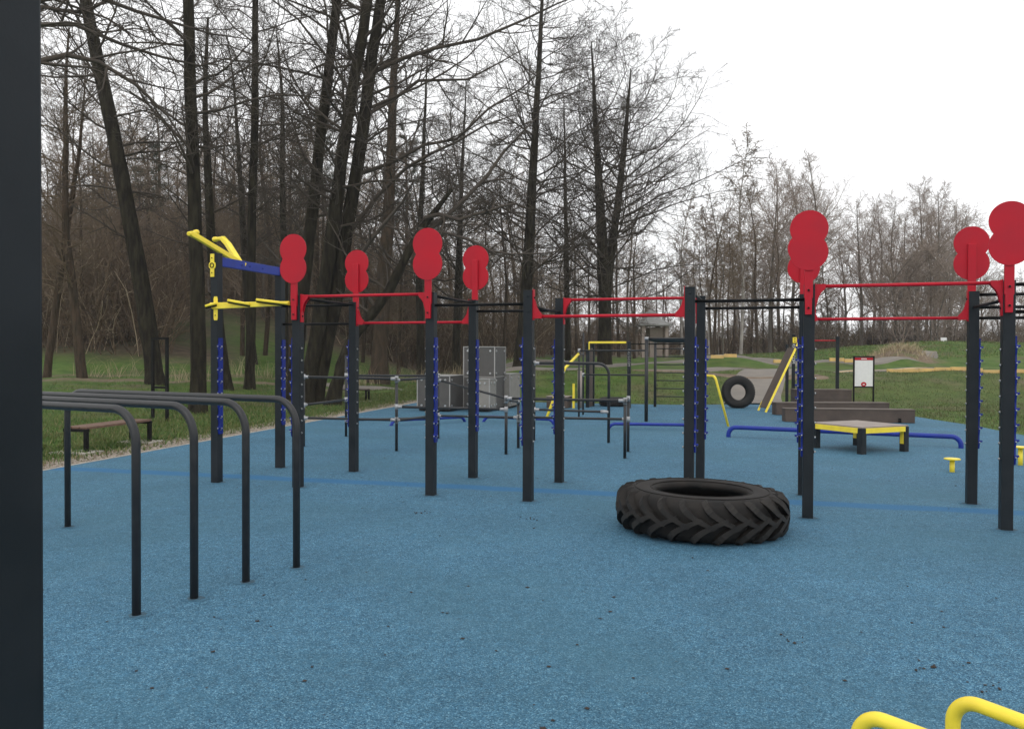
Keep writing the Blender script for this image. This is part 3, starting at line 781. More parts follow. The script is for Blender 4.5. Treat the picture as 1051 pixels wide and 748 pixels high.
# ------------------------------------------------------------------ back right pull-up frame, incline board
fr = thing('pull_up_frame', 'far frame of dark posts with one thin red pull up bar', 'pull up frame')
for k, (x, y, h) in enumerate(((8.56, 25.0, 2.20), (8.87, 26.5, 1.92), (9.80, 24.75, 2.14))):
    mb = MB(); mb.box((x, y, h/2), (.1, .1, h), TH); mb.box((x, y, h+.006), (.102, .102, .012), TH); add = mb.build('post', [ANTH, SIL], fr, bevel=.008)
    if k == 0:
        me = text_mesh('RVL13.COM', .115); me.materials.append(WHITE)
        t = link('lettering', me, add); t.matrix_local = Matrix.Translation((x-.030*0, y, 1.63)) @ Matrix.Rotation(TH, 4, 'Z') @ Matrix.Translation((0, -.0535, 0)) @ Matrix.Rotation(PI/2, 4, 'X') @ Matrix.Rotation(-PI/2, 4, 'Z')
MB().cyl((8.61, 24.98, 2.03), (9.75, 24.76, 2.03), .018, 12).build('red_bar', RED, fr)
ib = thing('incline_board', 'steep brown incline board with yellow edges leaning to the dark posts', 'incline board', (7.05, 22.85, .012))
a0, a1 = Vector((-.06, -.25, 0)), Vector((1.10, .55, 1.92))
side = Vector((.0, 1, 0)).normalized(); upv = (a1-a0).normalized(); nrm = side.cross(upv).normalized()
Rb = Matrix((side, upv, nrm)).transposed(); Lb = (a1-a0).length
mid = (a0+a1)/2
MB().box(mid + side*.36 - upv*.02, (.66, Lb-.30, .04), R=Rb).build('board', WOODB, ib, bevel=.004)
MB().box(mid + side*.02, (.040, Lb, .055), R=Rb).build('yellow_edge', YEL, ib, bevel=.006)
MB().box(a0 + side*.70 + upv*.16, (.035, .32, .05), R=Rb).build('yellow_edge', YEL, ib, bevel=.006)
g = MB(); g.box(a1 + side*.35 + Vector((-.02, -.1, .09)), (.11, .03, .16)); g.box(a1 + side*.35 + Vector((-.02, -.118, .125)), (.03, .01, .03), m=1); g.box(a1 + side*.35 + Vector((-.02, -.118, .055)), (.03, .01, .03), m=1)
g.build('top_plate', [YEL, BLK], ib)

# yellow bent hurdle
o = MB().tube(rounded([(4.83, 18.2, -.1), (4.50, 18.2, 1.12), (4.28, 19.3, 1.12), (4.36, 19.9, -.1)], .1, 8), .027, 14).build('bent_hurdle', YEL)
tag(o, 'thin bent yellow hurdle tube just right of the middle posts', 'hurdle')

# ------------------------------------------------------------------ back centre frames
fa = thing('yellow_bar_frame', 'far dark frame with a bright yellow bar across its top', 'pull up frame')
for k, (x, y, h) in enumerate(((2.26, 24.5, 1.92), (2.46, 25.0, 1.90), (3.45, 24.2, 1.97))):
    mb = MB(); mb.box((x, y, h/2), (.1, .1, h), TH); p = mb.build('post', ANTH, fa, bevel=.008)
    if k == 2:
        me = text_mesh('RVL13.COM', .10); me.materials.append(ALU)
        t = link('lettering', me, p); t.matrix_local = Matrix.Translation((x, y, 1.50)) @ Matrix.Rotation(TH, 4, 'Z') @ Matrix.Translation((0, -.0535, 0)) @ Matrix.Rotation(PI/2, 4, 'X') @ Matrix.Rotation(-PI/2, 4, 'Z')
mb = MB(); mb.box((2.83, 24.36, 1.945), (1.10, .05, .06), math.atan2(-.3, 1.15)); mb.box((2.29, 24.44, 1.84), (.035, .04, .24)); mb.build('yellow_bar', YEL, fa, bevel=.006)
MB().box((2.37, 24.7, .9), (.025, .34, 1.75), math.radians(-22)).build('board', WOODB, fa)
MB().cyl((3.5, 24.18, 1.90), (5.2, 23.7, 1.90), .018, 10).build('black_bar', BLK, fa)

fb = thing('climbing_frame', 'far black frame with ladder rungs, monkey bars and a yellow bent leg', 'climbing frame')
MPS = [(3.18, 19.43, 2.0), (4.22, 19.12, 2.0), (4.33, 24.84, 2.0), (5.34, 24.5, 2.0)]
for x, y, h in MPS: 
    p = MB().cyl((x, y, -.05), (x, y, h), .043, 14).build('post', TUBE, fb)
    MB().cyl((x, y, h-.06), (x, y, h+.01), .052, 14).build('collar', CONN, p)
for a, b in ((0, 1), (2, 3), (0, 2), (1, 3)):
    MB().cyl((*MPS[a][:2], 1.97), (*MPS[b][:2], 1.97), .024, 12).build('top_rail', TUBE, fb)
for k in range(1, 12):
    t = k/12; A, B = Vector(MPS[0]).lerp(Vector(MPS[2]), t), Vector(MPS[1]).lerp(Vector(MPS[3]), t)
    MB().cyl((A.x, A.y, 1.97), (B.x, B.y, 1.97), .017, 10).build('rung', TUBE, fb)
for z in (1.77, 1.53, 1.29, 1.05, .81, .57, .33): MB().cyl((*MPS[2][:2], z), (*MPS[3][:2], z), .016, 10).build('ladder_rung', TUBE, fb)
for x, y, h, zr, zm in ((1.70, 20.82, 1.70, 1.69, 1.69), (1.87, 21.56, 2.16, 1.06, 1.11)):
    p = MB().cyl((x, y, -.05), (x, y, h), .024, 12).build('thin_post', TUBE, fb)
    MB().cyl((x, y, zr-.05), (x, y, zr+.05), .034, 12).build('collar', CONN, p)
    MB().cyl((x, y, zr), (3.18, 19.43, zm), .021, 12).build('side_rail', TUBE, fb)
MB().tube(rounded([(.79, 19.63, -.05), (1.30, 20.2, 1.25), (1.68, 20.8, 1.60)], .12, 6), .034, 14).build('yellow_leg', YEL, fb)
MB().cyl((1.70, 20.82, 1.60), (1.87, 21.56, 1.60), .021, 12).build('side_rail', TUBE, fb)

st = thing('step_box', 'small pale topped wooden box with a yellow upright, behind the tube rails', 'step box', (1.50, 24.3, .012), TH)
MB().box((-.1, 0, .16), (.62, .6, .32)).build('box', WOODB, st, bevel=.006)
MB().box((-.1, 0, .332), (.66, .64, .022)).build('top', PLY, st, bevel=.004)
MB().box((.36, -.1, .36), (.06, .05, .72)).build('yellow_upright', YEL, st)
MB().cyl((.52, .0, -.02), (.52, .0, 1.1), .07, 12).build('wooden_post', PLY, st)

# ------------------------------------------------------------------ info sign, benches, empty frame
sz = zg(11.3, 26.4)
sg = thing('info_sign', 'white information board with red header on two thin black posts', 'information sign', (11.30, 26.4, sz), math.radians(-6))
for x in (-.305, .305): MB().box((x, 0, .75), (.045, .045, 1.62)).build('post', BLK, sg)
MB().box((0, 0, 1.545), (.655, .05, .04)).build('crossbar', BLK, sg); MB().box((0, 0, .575), (.565, .05, .04)).build('crossbar', BLK, sg)
MB().box((0, 0, 1.06), (.565, .02, .93)).build('panel', WHITE, sg)
hd = MB(); hd.box((0, -.013, 1.475), (.56, .004, .085)); hd.build('header', RED, sg)
w = MB()
for k in range(5): w.box((-.068+.034*k, -.0165, 1.475), (.024, .003, .038))
w.build('header_mark', WHITE, sg)
bd = MB(); bd.prism([(.085*math.cos(a), .075*math.sin(a)) for a in np.linspace(0, 2*PI, 21)[:-1]], (0, -.011, .66), (1, 0, 0), (0, 0, 1), (0, -.004, 0)); bd.build('badge', RED, sg)
w = MB(); w.prism([(.035*math.cos(a), .018*math.sin(a)) for a in np.linspace(0, 2*PI, 13)[:-1]], (0, -.0155, .655), (1, 0, 0), (0, 0, 1), (0, -.003, 0)); w.build('badge_mark', WHITE, sg)
for k, (zz, ww) in enumerate(((1.38, .3), (1.30, .55), (1.24, .5), (1.10, .6), (1.02, .58), (.92, .5), (.84, .55), (.78, .4))): pass

def bench(name, lab, loc_, rz, L, w, h, wood):
    t = thing(name, lab, 'bench', loc_, rz, 'benches on the grass')
    sl = MB()
    for k in range(3): sl.box((0, (k-1)*(w/3), h-.02), (L, w/3-.015, .04))
    sl.build('seat', wood, t, bevel=.006)
    for x in (-1, 1):
        l = MB(); l.box((x*(L/2-.02), 0, h-.055), (.06, w+.02, .05))
        for y in (-1, 1): l.box((x*(L/2-.02), y*(w/2-.03), (h-.08)/2-.03), (.06, .06, h-.02))
        l.build('leg_frame', BLK, t, bevel=.004)
        MB().box((x*(L/2-.02), 0, .012), (.45, w+.25, .05)).build('concrete_pad', CONC, t, bevel=.01)
bench('bench', 'backless bench with brown timber seat and black legs beside the gravel edge', (-6.80, 13.90, zg(-6.9, 13.9)), math.atan2(1.57, .31), 1.65, .42, .43, BENCHW)
bench('bench', 'dark backless bench under the trees behind the rig, farther from the viewer', (-5.35, 27.2, zg(-5.3, 27.2)), math.radians(-6), 1.2, .4, .43, WOODB)
ef = thing('empty_frame', 'empty black upright metal frame standing in the grass behind the bench', 'sign frame', (-8.10, 18.9, zg(-8.1, 18.9)), math.atan2(-1.03, .84)*.55)
for x in (-.24, .24): MB().box((x, 0, .93), (.07, .05, 1.98)).build('upright', BLK, ef)
mb = MB(); mb.box((0, 0, 1.895), (.42, .04, .05)); mb.build('crossbar', BLK, ef)
mb = MB(); mb.box((0, 0, .77), (.42, .04, .05)); mb.build('crossbar', BLK, ef)

# ------------------------------------------------------------------ trees
def norm(a): return a/np.maximum(np.linalg.norm(a, axis=-1, keepdims=True), 1e-9)
def tubes(P, R, n):
    """(N,k,3) polylines, (N,k) radii -> verts, quads"""
    N, k, _ = P.shape
    T = np.empty_like(P); T[:, 1:-1] = P[:, 2:]-P[:, :-2]; T[:, 0] = P[:, 1]-P[:, 0]; T[:, -1] = P[:, -1]-P[:, -2]
    T = norm(T)
    ref = np.where(np.abs(T[:, :1, 2:3]) < .9, np.array([0, 0, 1.]), np.array([1., 0, 0]))
    U = norm(np.cross(np.broadcast_to(ref, T.shape), T)); Vv = np.cross(T, U)
    a = 2*PI*np.arange(n)/n
    V = P[:, :, None] + R[:, :, None, None]*(U[:, :, None]*np.cos(a)[:, None] + Vv[:, :, None]*np.sin(a)[:, None])
    base = (np.arange(N)*k*n)[:, None, None] + (np.arange(k-1)*n)[None, :, None]
    j = np.arange(n); j2 = (j+1) % n
    Fq = np.stack(np.broadcast_arrays(base+j, base+j2, base+n+j2, base+n+j), -1).reshape(-1, 4)
    return V.reshape(-1, 3), Fq
def join(parts):
    Vs, Fs, o = [], [], 0
    for V, Fq in parts: Vs.append(V); Fs.append(Fq+o); o += len(V)
    return np.concatenate(Vs), np.concatenate(Fs)
def along(P, R, t):
    k = P.shape[1]; f = t*(k-1); i = np.minimum(f.astype(int), k-2); w = (f-i)[..., None]
    n = np.arange(P.shape[0])[:, None]
    a, b = P[n, i], P[n, i+1]
    return a*(1-w)+b*w, norm(b-a), R[n, i]*(1-w[..., 0])+R[n, i+1]*w[..., 0]
def spawn(rng, P, R, m, t0, t1, ang, lenf, k, rfac, rmin, up=0., wig=.15, az=None, flat=0., rmax=9.):
    N = P.shape[0]
    t = t0 + (t1-t0)*(np.arange(m)[None] + rng.random((N, m)))/m
    pos, tan, rad = along(P, R, t)
    ref = np.where(np.abs(tan[..., 2:3]) < .95, np.array([0, 0, 1.]), np.array([1., 0, 0]))
    e1 = norm(np.cross(tan, ref)); e2 = np.cross(tan, e1)
    if az is None: A = rng.random((N, m))*2*PI + (np.arange(m)*2.4)[None]
    else: A = az(N, m)
    th = np.radians(rng.uniform(ang[0], ang[1], (N, m)))
    side = e1*np.cos(A)[..., None] + e2*np.sin(A)[..., None]*(1-flat)
    d = norm(tan*np.cos(th)[..., None] + norm(side)*np.sin(th)[..., None])
    Lp = np.linalg.norm(np.diff(P, axis=1), axis=-1).sum(1)[:, None]
    L = lenf(t, Lp)*rng.uniform(.65, 1.25, (N, m))
    pts = [pos]; cur = pos; upv = np.array([0, 0, up])
    for i in range(k-1):
        d = norm(d + upv/(k-1) + rng.normal(0, wig, d.shape))
        cur = cur + d*(L/(k-1))[..., None]; pts.append(cur)
    Q = np.stack(pts, 2).reshape(N*m, k, 3)
    r0 = np.clip(rad*rfac, rmin, rmax).reshape(-1, 1)
    tp = np.linspace(0, 1, k)[None]
    RR = np.maximum(r0*(1-tp*.8), rmin)
    return Q, RR

def crown(rng, trunkP, trunkR, sp):
    P, R = trunkP[None], trunkR[None]
    out = []
    Lm = sp['L']; t0 = sp.get('t0', .2)
    prof = sp.get('prof', lambda u: (.35+1.0*np.sqrt(np.clip(u*5, 0, 1)))*(1-u*.68))
    b1 = spawn(rng, P, R, sp['m'][0], t0, .995, sp.get('a1', (55, 85)), lambda t, Lp: Lm*prof((t-t0)/(1-t0)), 7, sp.get('rf', .28), sp['rmin']*2.0, sp.get('up', .35), sp.get('wig', .16), rmax=sp.get('rmax', .05))
    out.append(tubes(*b1, 5))
    if 'extra' in sp:
        for q, r in sp['extra']:
            eP, eR = np.array(q, float)[None], np.array(r, float)[None]
            # resample to 7 points
            tt = np.linspace(0, 1, 7)[None]; p, _, rr_ = along(eP, eR, tt*.9999)
            p[:, 1:-1] += rng.normal(0, .05, p[:, 1:-1].shape)
            out.append(tubes(p, rr_, 8)); b1 = (np.concatenate([b1[0], p]), np.concatenate([b1[1], rr_]))
    b2 = spawn(rng, *b1, sp['m'][1], .15, .98, sp.get('a2', (30, 60)), lambda t, Lp: sp.get('l2', .42)*Lp*(1.15-.75*t), 5, .6, sp['rmin']*1.35, sp.get('up2', .12), .2, flat=sp.get('flat', .35))
    out.append(tubes(*b2, 4))
    b3 = spawn(rng, *b2, sp['m'][2], .15, .98, (25, 60), lambda t, Lp: sp.get('l3', .48)*Lp*(1.2-.7*t), 4, .7, sp['rmin'], sp.get('up3', .1), .22)
    out.append(tubes(*b3, 3))
    if len(sp['m']) > 3:
        b4 = spawn(rng, *b3, sp['m'][3], .25, .98, (25, 60), lambda t, Lp: .5*Lp*(1.2-.6*t), 3, .8, sp['rmin']*.8, .08, .22)
        out.append(tubes(*b4, 3))
    return join(out)

def resample(pts, radii, n, rng, wob):
    P = np.array(pts, float); seg = np.linalg.norm(np.diff(P, axis=0), axis=1); s = np.concatenate([[0], np.cumsum(seg)])
    u = np.linspace(0, s[-1], n)
    Q = np.stack([np.interp(u, s, P[:, i]) for i in range(3)], 1)
    for _ in range(2): Q[1:-1] = (Q[:-2]+2*Q[1:-1]+Q[2:])/4
    Q[1:, :2] += np.cumsum(rng.normal(0, wob, (n-1, 2)), 0)*.3
    R = np.interp(u, np.linspace(0, s[-1], len(radii)), radii)
    return Q, R
def tree(name, label, paths, sp, seed, bark=None, twig=None, group=None, extra=None):
    """paths: list of (world points, radii); the first starts at the ground"""
    rng = np.random.default_rng(seed)
    base = np.array(paths[0][0][0], float)
    root = thing(name, label, 'tree', tuple(base), 0, group)
    tr, cr = [], []
    for pts, radii in paths:
        Q, R = resample([np.array(p, float)-base for p in pts], radii, 26, rng, .035)
        Rt = R.copy()
        if pts is paths[0][0]:
            hgt = Q[:, 2]; Rt = R*(1 + .45*np.exp(-np.maximum(hgt, 0)/.35)); 
            Q = np.concatenate([[Q[0]-[0, 0, .4]], Q]); R = np.concatenate([[R[0]], R]); Rt = np.concatenate([[Rt[0]], Rt])
        V, Fq = tubes(Q[None], Rt[None], 14)
        ax = np.repeat(Q, 14, 0); bump_ = 1 + rng.normal(0, .045, (len(V), 1)); V = ax + (V-ax)*bump_
        tr.append((V, Fq))
        s2 = dict(sp)
        if extra and pts is paths[0][0]: s2['extra'] = [([np.array(p)-base for p in q], r) for q, r in extra]
        if len(paths) > 1: s2['m'] = (max(8, int(sp['m'][0]*.75)),) + tuple(sp['m'][1:])
        cr.append(crown(rng, Q, R, s2))
    link('trunk', fast_mesh('trunk', *join(tr), bark or BARK), root)
    link('crown', fast_mesh('crown', *join(cr), twig or TWIG), root)
    return root
def px(pts, Y, dy=0):
    n = len(pts); return [W(x, y, Y + dy*i/max(1, n-1)) for i, (x, y) in enumerate(pts)]

ALDER = dict(L=4.6, m=(62, 11, 7, 2), rmin=.0052, t0=.2, a1=(55, 88), up=.35)
TALL = dict(L=4.2, m=(30, 10, 7, 2), rmin=.0048, t0=.38, a1=(50, 85), up=.3, prof=lambda u: .55+.6*np.sin(np.clip(u, 0, 1)*PI*.9))
GN = None
tree('leaning_tree', 'dark tree whose trunk leans left, behind the empty black frame', [(px([(161, 404), (150, 320), (131, 215), (112, 110), (86, -20), (60, -150)], 30), (.30, .29, .26, .23, .19, .12))],
     dict(TALL, t0=.3), 11)
tree('tall_tree', 'straight dark trunk directly behind the yellow horns at the left end of the rig', [(px([(203, 428), (202, 250), (197, 120), (195, -20), (191, -190)], 21.5), (.20, .18, .155, .13, .08))],
     dict(TALL, t0=.4, m=(26, 9, 7, 2)), 12)
tree('tall_tree', 'straight slim dark trunk seen between the two tall posts of the yellow station', [(px([(256, 408), (257, 250), (260, 100), (261, -40), (262, -130)], 31), (.19, .16, .14, .11, .06))],
     dict(TALL, t0=.35), 13)
tree('leaning_tree', 'short leaning dark trunk close to the right of the straight trunk behind the yellow horns', [(px([(234, 409), (226, 345), (217, 250), (211, 120), (214, 20)], 30), (.21, .19, .15, .10, .04))],
     dict(TALL, L=3.4, t0=.3, m=(24, 8, 6, 2)), 14)
tree('leaning_tree', 'leftmost of the leaning trunks in the clump behind the left red discs', [(px([(300, 413), (312, 295), (330, 140), (349, -15), (368, -160)], 27), (.23, .20, .17, .14, .09))],
     dict(TALL, t0=.3), 15)
tree('leaning_tree', 'middle trunk of the leaning clump behind the left red discs', [(px([(312, 419), (325, 340), (334, 285), (358, 120), (381, -15), (400, -150)], 25), (.24, .21, .19, .17, .14, .09))],
     dict(TALL, t0=.35), 16)
tree('leaning_tree', 'rightmost and thickest trunk of the leaning clump behind the left red discs', [(px([(320, 419), (338, 340), (350, 290), (370, 160), (396, -10), (418, -150)], 25.3), (.26, .23, .20, .18, .15, .10))],
     dict(TALL, t0=.32, m=(24, 9, 7, 2)), 17, extra=[
         (px([(358, 240), (400, 180), (440, 160), (485, 140), (530, 118)], 25.3, -3), (.07, .055, .045, .03, .012)),
         (px([(366, 180), (420, 160), (470, 140), (520, 100), (560, 70)], 25.3, -2), (.07, .055, .04, .03, .012)),
         (px([(384, 75), (430, 55), (490, 40), (560, 12), (600, -5)], 25.3, -2), (.075, .06, .045, .03, .012)),
         (px([(378, 118), (430, 84), (480, 82), (540, 50)], 25.3, 2), (.06, .05, .035, .012)),
         (px([(380, 85), (360, 55), (352, 20), (330, -30)], 25.3, -2), (.06, .05, .035, .02))])
tree('crooked_tree', 'crooked dark tree bending far to the right behind the second red disc', [(px([(341, 416), (348, 382), (356, 352), (373, 330), (397, 300), (424, 245), (440, 222), (463, 194)], 24.6), (.20, .18, .16, .15, .14, .12, .10, .055))],
     dict(TALL, L=1.9, m=(12, 6, 5, 2), t0=.35, rf=.4), 18, extra=[
         (px([(424, 246), (470, 215), (500, 180), (527, 145), (552, 120)], 24.6, 1), (.085, .07, .055, .035, .01)),
         (px([(436, 224), (470, 222), (500, 216), (530, 209)], 24.6, -1), (.07, .055, .045, .03)),
         (px([(430, 235), (470, 240), (505, 258), (545, 262), (590, 255)], 24.6, -2), (.055, .045, .035, .025, .01)),
         (px([(385, 315), (360, 270), (385, 245), (410, 215), (425, 185)], 24.6, -2), (.07, .06, .055, .05, .02))])
tree('alder_tree', 'tall conical bare alder right of the centre of the rig, rising past the top', [(px([(532, 392), (540, 300), (545, 200), (552, 90), (557, 0), (561, -70)], 40), (.33, .28, .23, .15, .09, .03))],
     dict(ALDER, L=6.0, m=(74, 12, 7, 2), t0=.22), 19)
tree('forked_tree', 'bare alder with a forked twin trunk, behind the red bars at the centre', [(px([(621, 384), (620, 350), (621, 312), (616, 200), (611, 120), (607, 45)], 42), (.36, .33, .28, .19, .11, .03)),
     (px([(621, 325), (627, 270), (634, 215), (641, 150), (647, 72)], 42, 1), (.25, .22, .18, .12, .03))], dict(ALDER, L=6.2, m=(66, 12, 7, 2), t0=.16, up=.45), 20)
tree('tall_tree', 'brown upright trunk behind the second bay of red bars', [(px([(388, 390), (395, 280), (401, 180), (404, 90), (411, -30)], 41), (.42, .34, .26, .18, .08))],
     dict(TALL, L=4.2, t0=.4, m=(28, 9, 6, 2)), 21, bark=BARKB)
tree('slim_tree', 'slim brown tree at the left beside the close dark post, rising from the brush', [(px([(86, 400), (79, 330), (68, 240), (69, 100), (71, 30)], 33), (.20, .17, .13, .09, .03))],
     dict(TALL, L=3.2, t0=.3, m=(40, 9, 6, 2)), 22, bark=BARKB, twig=TWIGB)
tree('slim_tree', 'slim leaning brown trunk nearest to the close dark post on the left', [(px([(46, 405), (55, 330), (66, 260), (84, 150), (90, 70)], 34), (.17, .14, .12, .07, .02))],
     dict(TALL, L=3.0, t0=.3, m=(36, 9, 6, 2)), 23, bark=BARKB, twig=TWIGB)
tree('slim_tree', 'slender dark tree standing above the leftmost red disc', [(px([(291, 398), (292, 300), (291, 215), (291, 100), (285, 25)], 38), (.22, .18, .14, .09, .02))],
     dict(TALL, L=3.8, t0=.3, m=(44, 9, 7, 2)), 24)
tree('slim_tree', 'bushy topped dark tree between the straight trunks over the yellow station', [(px([(262, 395), (250, 260), (246, 160), (240, 80), (232, 30)], 44), (.24, .2, .15, .08, .02))],
     dict(TALL, L=4.6, t0=.3, m=(46, 10, 7, 2)), 25)
tree('spreading_tree', 'dark tree outside the left edge whose long limbs reach over the upper left', [(px([(-95, 440), (-85, 250), (-70, 100), (-60, -60), (-50, -200)], 18), (.3, .27, .22, .16, .1))],
     dict(TALL, m=(16, 8, 6, 2)), 26, extra=[
         (px([(-72, 95), (45, 10), (90, 14), (130, -5)], 18, 2), (.08, .055, .04, .02)),
         (px([(-76, 150), (45, 52), (85, 60), (130, 75), (165, 110), (198, 158)], 18, 2), (.10, .068, .055, .045, .03, .014)),
         (px([(-74, 90), (48, 12), (100, 35), (150, 55), (200, 70), (240, 60)], 18, 3), (.08, .06, .045, .035, .025, .012)),
         (px([(-70, 60), (60, -20), (140, 15), (200, 34), (260, 42)], 18, 3), (.08, .06, .045, .03, .012))])
tree('slim_tree', 'thin dark trunk just right of the tall alder, top below the alder tip', [(px([(583, 388), (581, 260), (580, 150), (578, 95)], 50), (.2, .16, .1, .02))],
     dict(ALDER, L=4.0, m=(44, 9, 6, 2), t0=.3), 27)
tree('slim_tree', 'thin dark tree between the brown upright trunk and the tall alder', [(px([(468, 388), (470, 260), (474, 160), (478, 85)], 48), (.24, .18, .12, .02))],
     dict(ALDER, L=4.6, m=(44, 10, 6, 2), t0=.25), 28)
tree('slim_tree', 'thin dark tree standing between the leaning clump and the brown upright trunk', [(px([(432, 392), (430, 260), (436, 130), (440, 45)], 46), (.22, .18, .11, .02))],
     dict(ALDER, L=4.4, m=(44, 10, 6, 2), t0=.3), 29)

# ---- trees of the woods behind: a few prototypes, every tree an object
def proto(seed, h, r, sp, bark, twig, lean=.6):
    rng = np.random.default_rng(seed)
    P = [(0, 0, -.4), (rng.normal(0, lean*.3), rng.normal(0, lean*.3), h*.35), (rng.normal(0, lean), rng.normal(0, lean), h*.7), (rng.normal(0, lean), rng.normal(0, lean), h)]
    Q, R = resample(P, (r, r*.75, r*.45, .02), 20, rng, .03)
    t = fast_mesh('trunk', *tubes(Q[None], R[None], 9), bark)
    c = fast_mesh('crown', *crown(rng, Q, R, sp), twig)
    return t, c
PROTO = {}
for i in range(3):
    PROTO['pole', i] = proto(100+i, 17+i, .15, dict(L=2.6, m=(36, 8, 6), rmin=.008, t0=.35, a1=(45, 80), up=.3), BARKB if i else BARKG, TWIGB)
    PROTO['dense', i] = proto(110+i, 15+1.5*i, .20, dict(L=4.4, m=(40, 9, 7), rmin=.008, t0=.15, a1=(40, 80), up=.4), BARKB, TWIGB)
    PROTO['fan', i] = proto(120+i, 17.5+i, .22, dict(L=8.0, m=(26, 10, 7, 2), rmin=.0072, t0=.25, a1=(28, 56), up=.45, l2=.52, rmax=.09, rf=.5, prof=lambda u: (.6+.5*np.sqrt(np.clip(u*3, 0, 1)))*(1.02-.84*u)), BARKG, TWIGG)
for i in range(2):
    PROTO['birch', i] = proto(130+i, 16+i, .15, dict(L=3.4, m=(40, 10, 7), rmin=.010, t0=.3, a1=(25, 60), up=-.1, up2=-.5, up3=-.5), BIRCH, TWIGB)
    PROTO['bush', i] = proto(140+i, 4.2+.8*i, .05, dict(L=2.4, m=(30, 9, 7), rmin=.008, t0=.02, a1=(25, 75), up=.5, prof=lambda u: 1.1-.7*u, rf=.6), BARKB, TWIGB)
PROTO['greybush', 0] = proto(150, 7.5, .07, dict(L=4.2, m=(30, 9, 7), rmin=.008, t0=.03, a1=(18, 50), up=.5, prof=lambda u: 1.1-.75*u, rf=.6), BARKG, TWIGG)
KIND = {
 'pole': ('pole_tree', 'thin pole like bare tree with sparse brown twigs in the woods behind', 'thin bare pole trees in the woods'),
 'dense': ('woodland_tree', 'bare brown tree with dense twigs down its whole trunk in the woods behind', 'dense bare brown trees in the woods'),
 'fan': ('fan_tree', 'tall pale grey bare tree with fan shaped crown above the far right treeline', 'pale fan crowned trees of the far treeline'),
 'birch': ('birch_tree', 'bare birch with a white trunk among the brown trees behind', 'white trunked birches in the woods'),
 'bush': ('bare_bush', 'low leafless brown bush at the foot of the woods', 'leafless brown bushes under the trees'),
 'greybush': ('grey_thicket_tree', 'many stemmed pale grey leafless thicket tree at the far right edge of the wood', 'pale thicket trees of the far right'),
}
rngF = np.random.default_rng(7)
def far_tree(kind, x, y, s=1.0):
    ks = [k for k in PROTO if k[0] == kind]; t, c = PROTO[ks[rngF.integers(len(ks))]]
    nm, lab, grp = KIND[kind]
    root = thing(nm, lab, 'bush' if kind == 'bush' else 'tree', (x, y, zg(x, y)-.05), rngF.random()*2*PI, grp)
    root.scale = (s, s, s*rngF.uniform(.92, 1.08))
    link('trunk', t, root); link('crown', c, root)
def at_px(pxx, Y): return W(pxx, HOR, Y)[0]
# left woods, dense, on the slope
for i in range(80):
    p = 48 + (560-48)*((i+.5+rngF.normal(0, .5))/80); Y = rngF.uniform(46, 95)
    k = rngF.choice(['pole', 'dense', 'dense', 'pole']); far_tree(k, at_px(p, Y), Y, rngF.uniform(.62, .98) if p < 180 else rngF.uniform(.65, 1.0))
for i in range(34):
    p = rngF.uniform(44, 545); Y = rngF.uniform(47, 60) if p < 165 else rngF.uniform(60, 80); far_tree('bush', at_px(p, Y), Y, rngF.uniform(.7, 1.35))
# centre woods behind the bank
for i in range(40):
    p = 515 + (760-515)*((i+.5+rngF.normal(0, .5))/40); Y = rngF.uniform(58, 100)
    k = rngF.choice(['pole', 'dense', 'pole']); far_tree(k, at_px(p, Y), Y, rngF.uniform(.5, .78))
for p, Y, s in ((728, 70, .85), (760, 66, .95), (738, 80, .8), (700, 74, .8), (772, 84, .85), (757, 92, .9)): far_tree('birch', at_px(p, Y), Y, s)
# right treeline
for p, Y, s in ((790, 74, .86), (812, 78, .92), (835, 72, .82), (826, 86, .98), (770, 84, .70), (800, 92, 1.0), (778, 70, .80)): far_tree('dense' if p in (778, 770) else 'fan', at_px(p, Y), Y, s)
for p, Y, s in ((884, 76, .76), (905, 84, .80), (918, 74, .72), (940, 80, .82), (958, 78, .84), (975, 84, .80), (990, 80, .68), (932, 92, .90), (1005, 90, .62), (1030, 88, .56), (866, 90, .78), (895, 94, .86), (950, 96, .95), (968, 94, .88)): far_tree('fan', at_px(p, Y), Y, s)
for i in range(34):
    p = 720 + (1120-720)*((i+.5+rngF.normal(0, .5))/34); Y = rngF.uniform(70, 104)
    k = rngF.choice(['pole', 'dense', 'pole']); far_tree(k, at_px(p, Y), Y, rngF.uniform(.42, .66) if p > 850 else rngF.uniform(.55, .78))
for p, Y, s in ((925, 70, 1.15), (945, 72, 1.3), (960, 70, 1.2), (978, 74, 1.1), (938, 78, 1.3), (1000, 76, 1.0), (905, 74, .9), (1025, 78, .85), (1050, 76, .8)): far_tree('greybush', at_px(p, Y), Y, s)
for i in range(26):
    p = rngF.uniform(560, 1080); Y = rngF.uniform(74, 105); far_tree('bush', at_px(p, Y), Y, rngF.uniform(.6, 1.15))

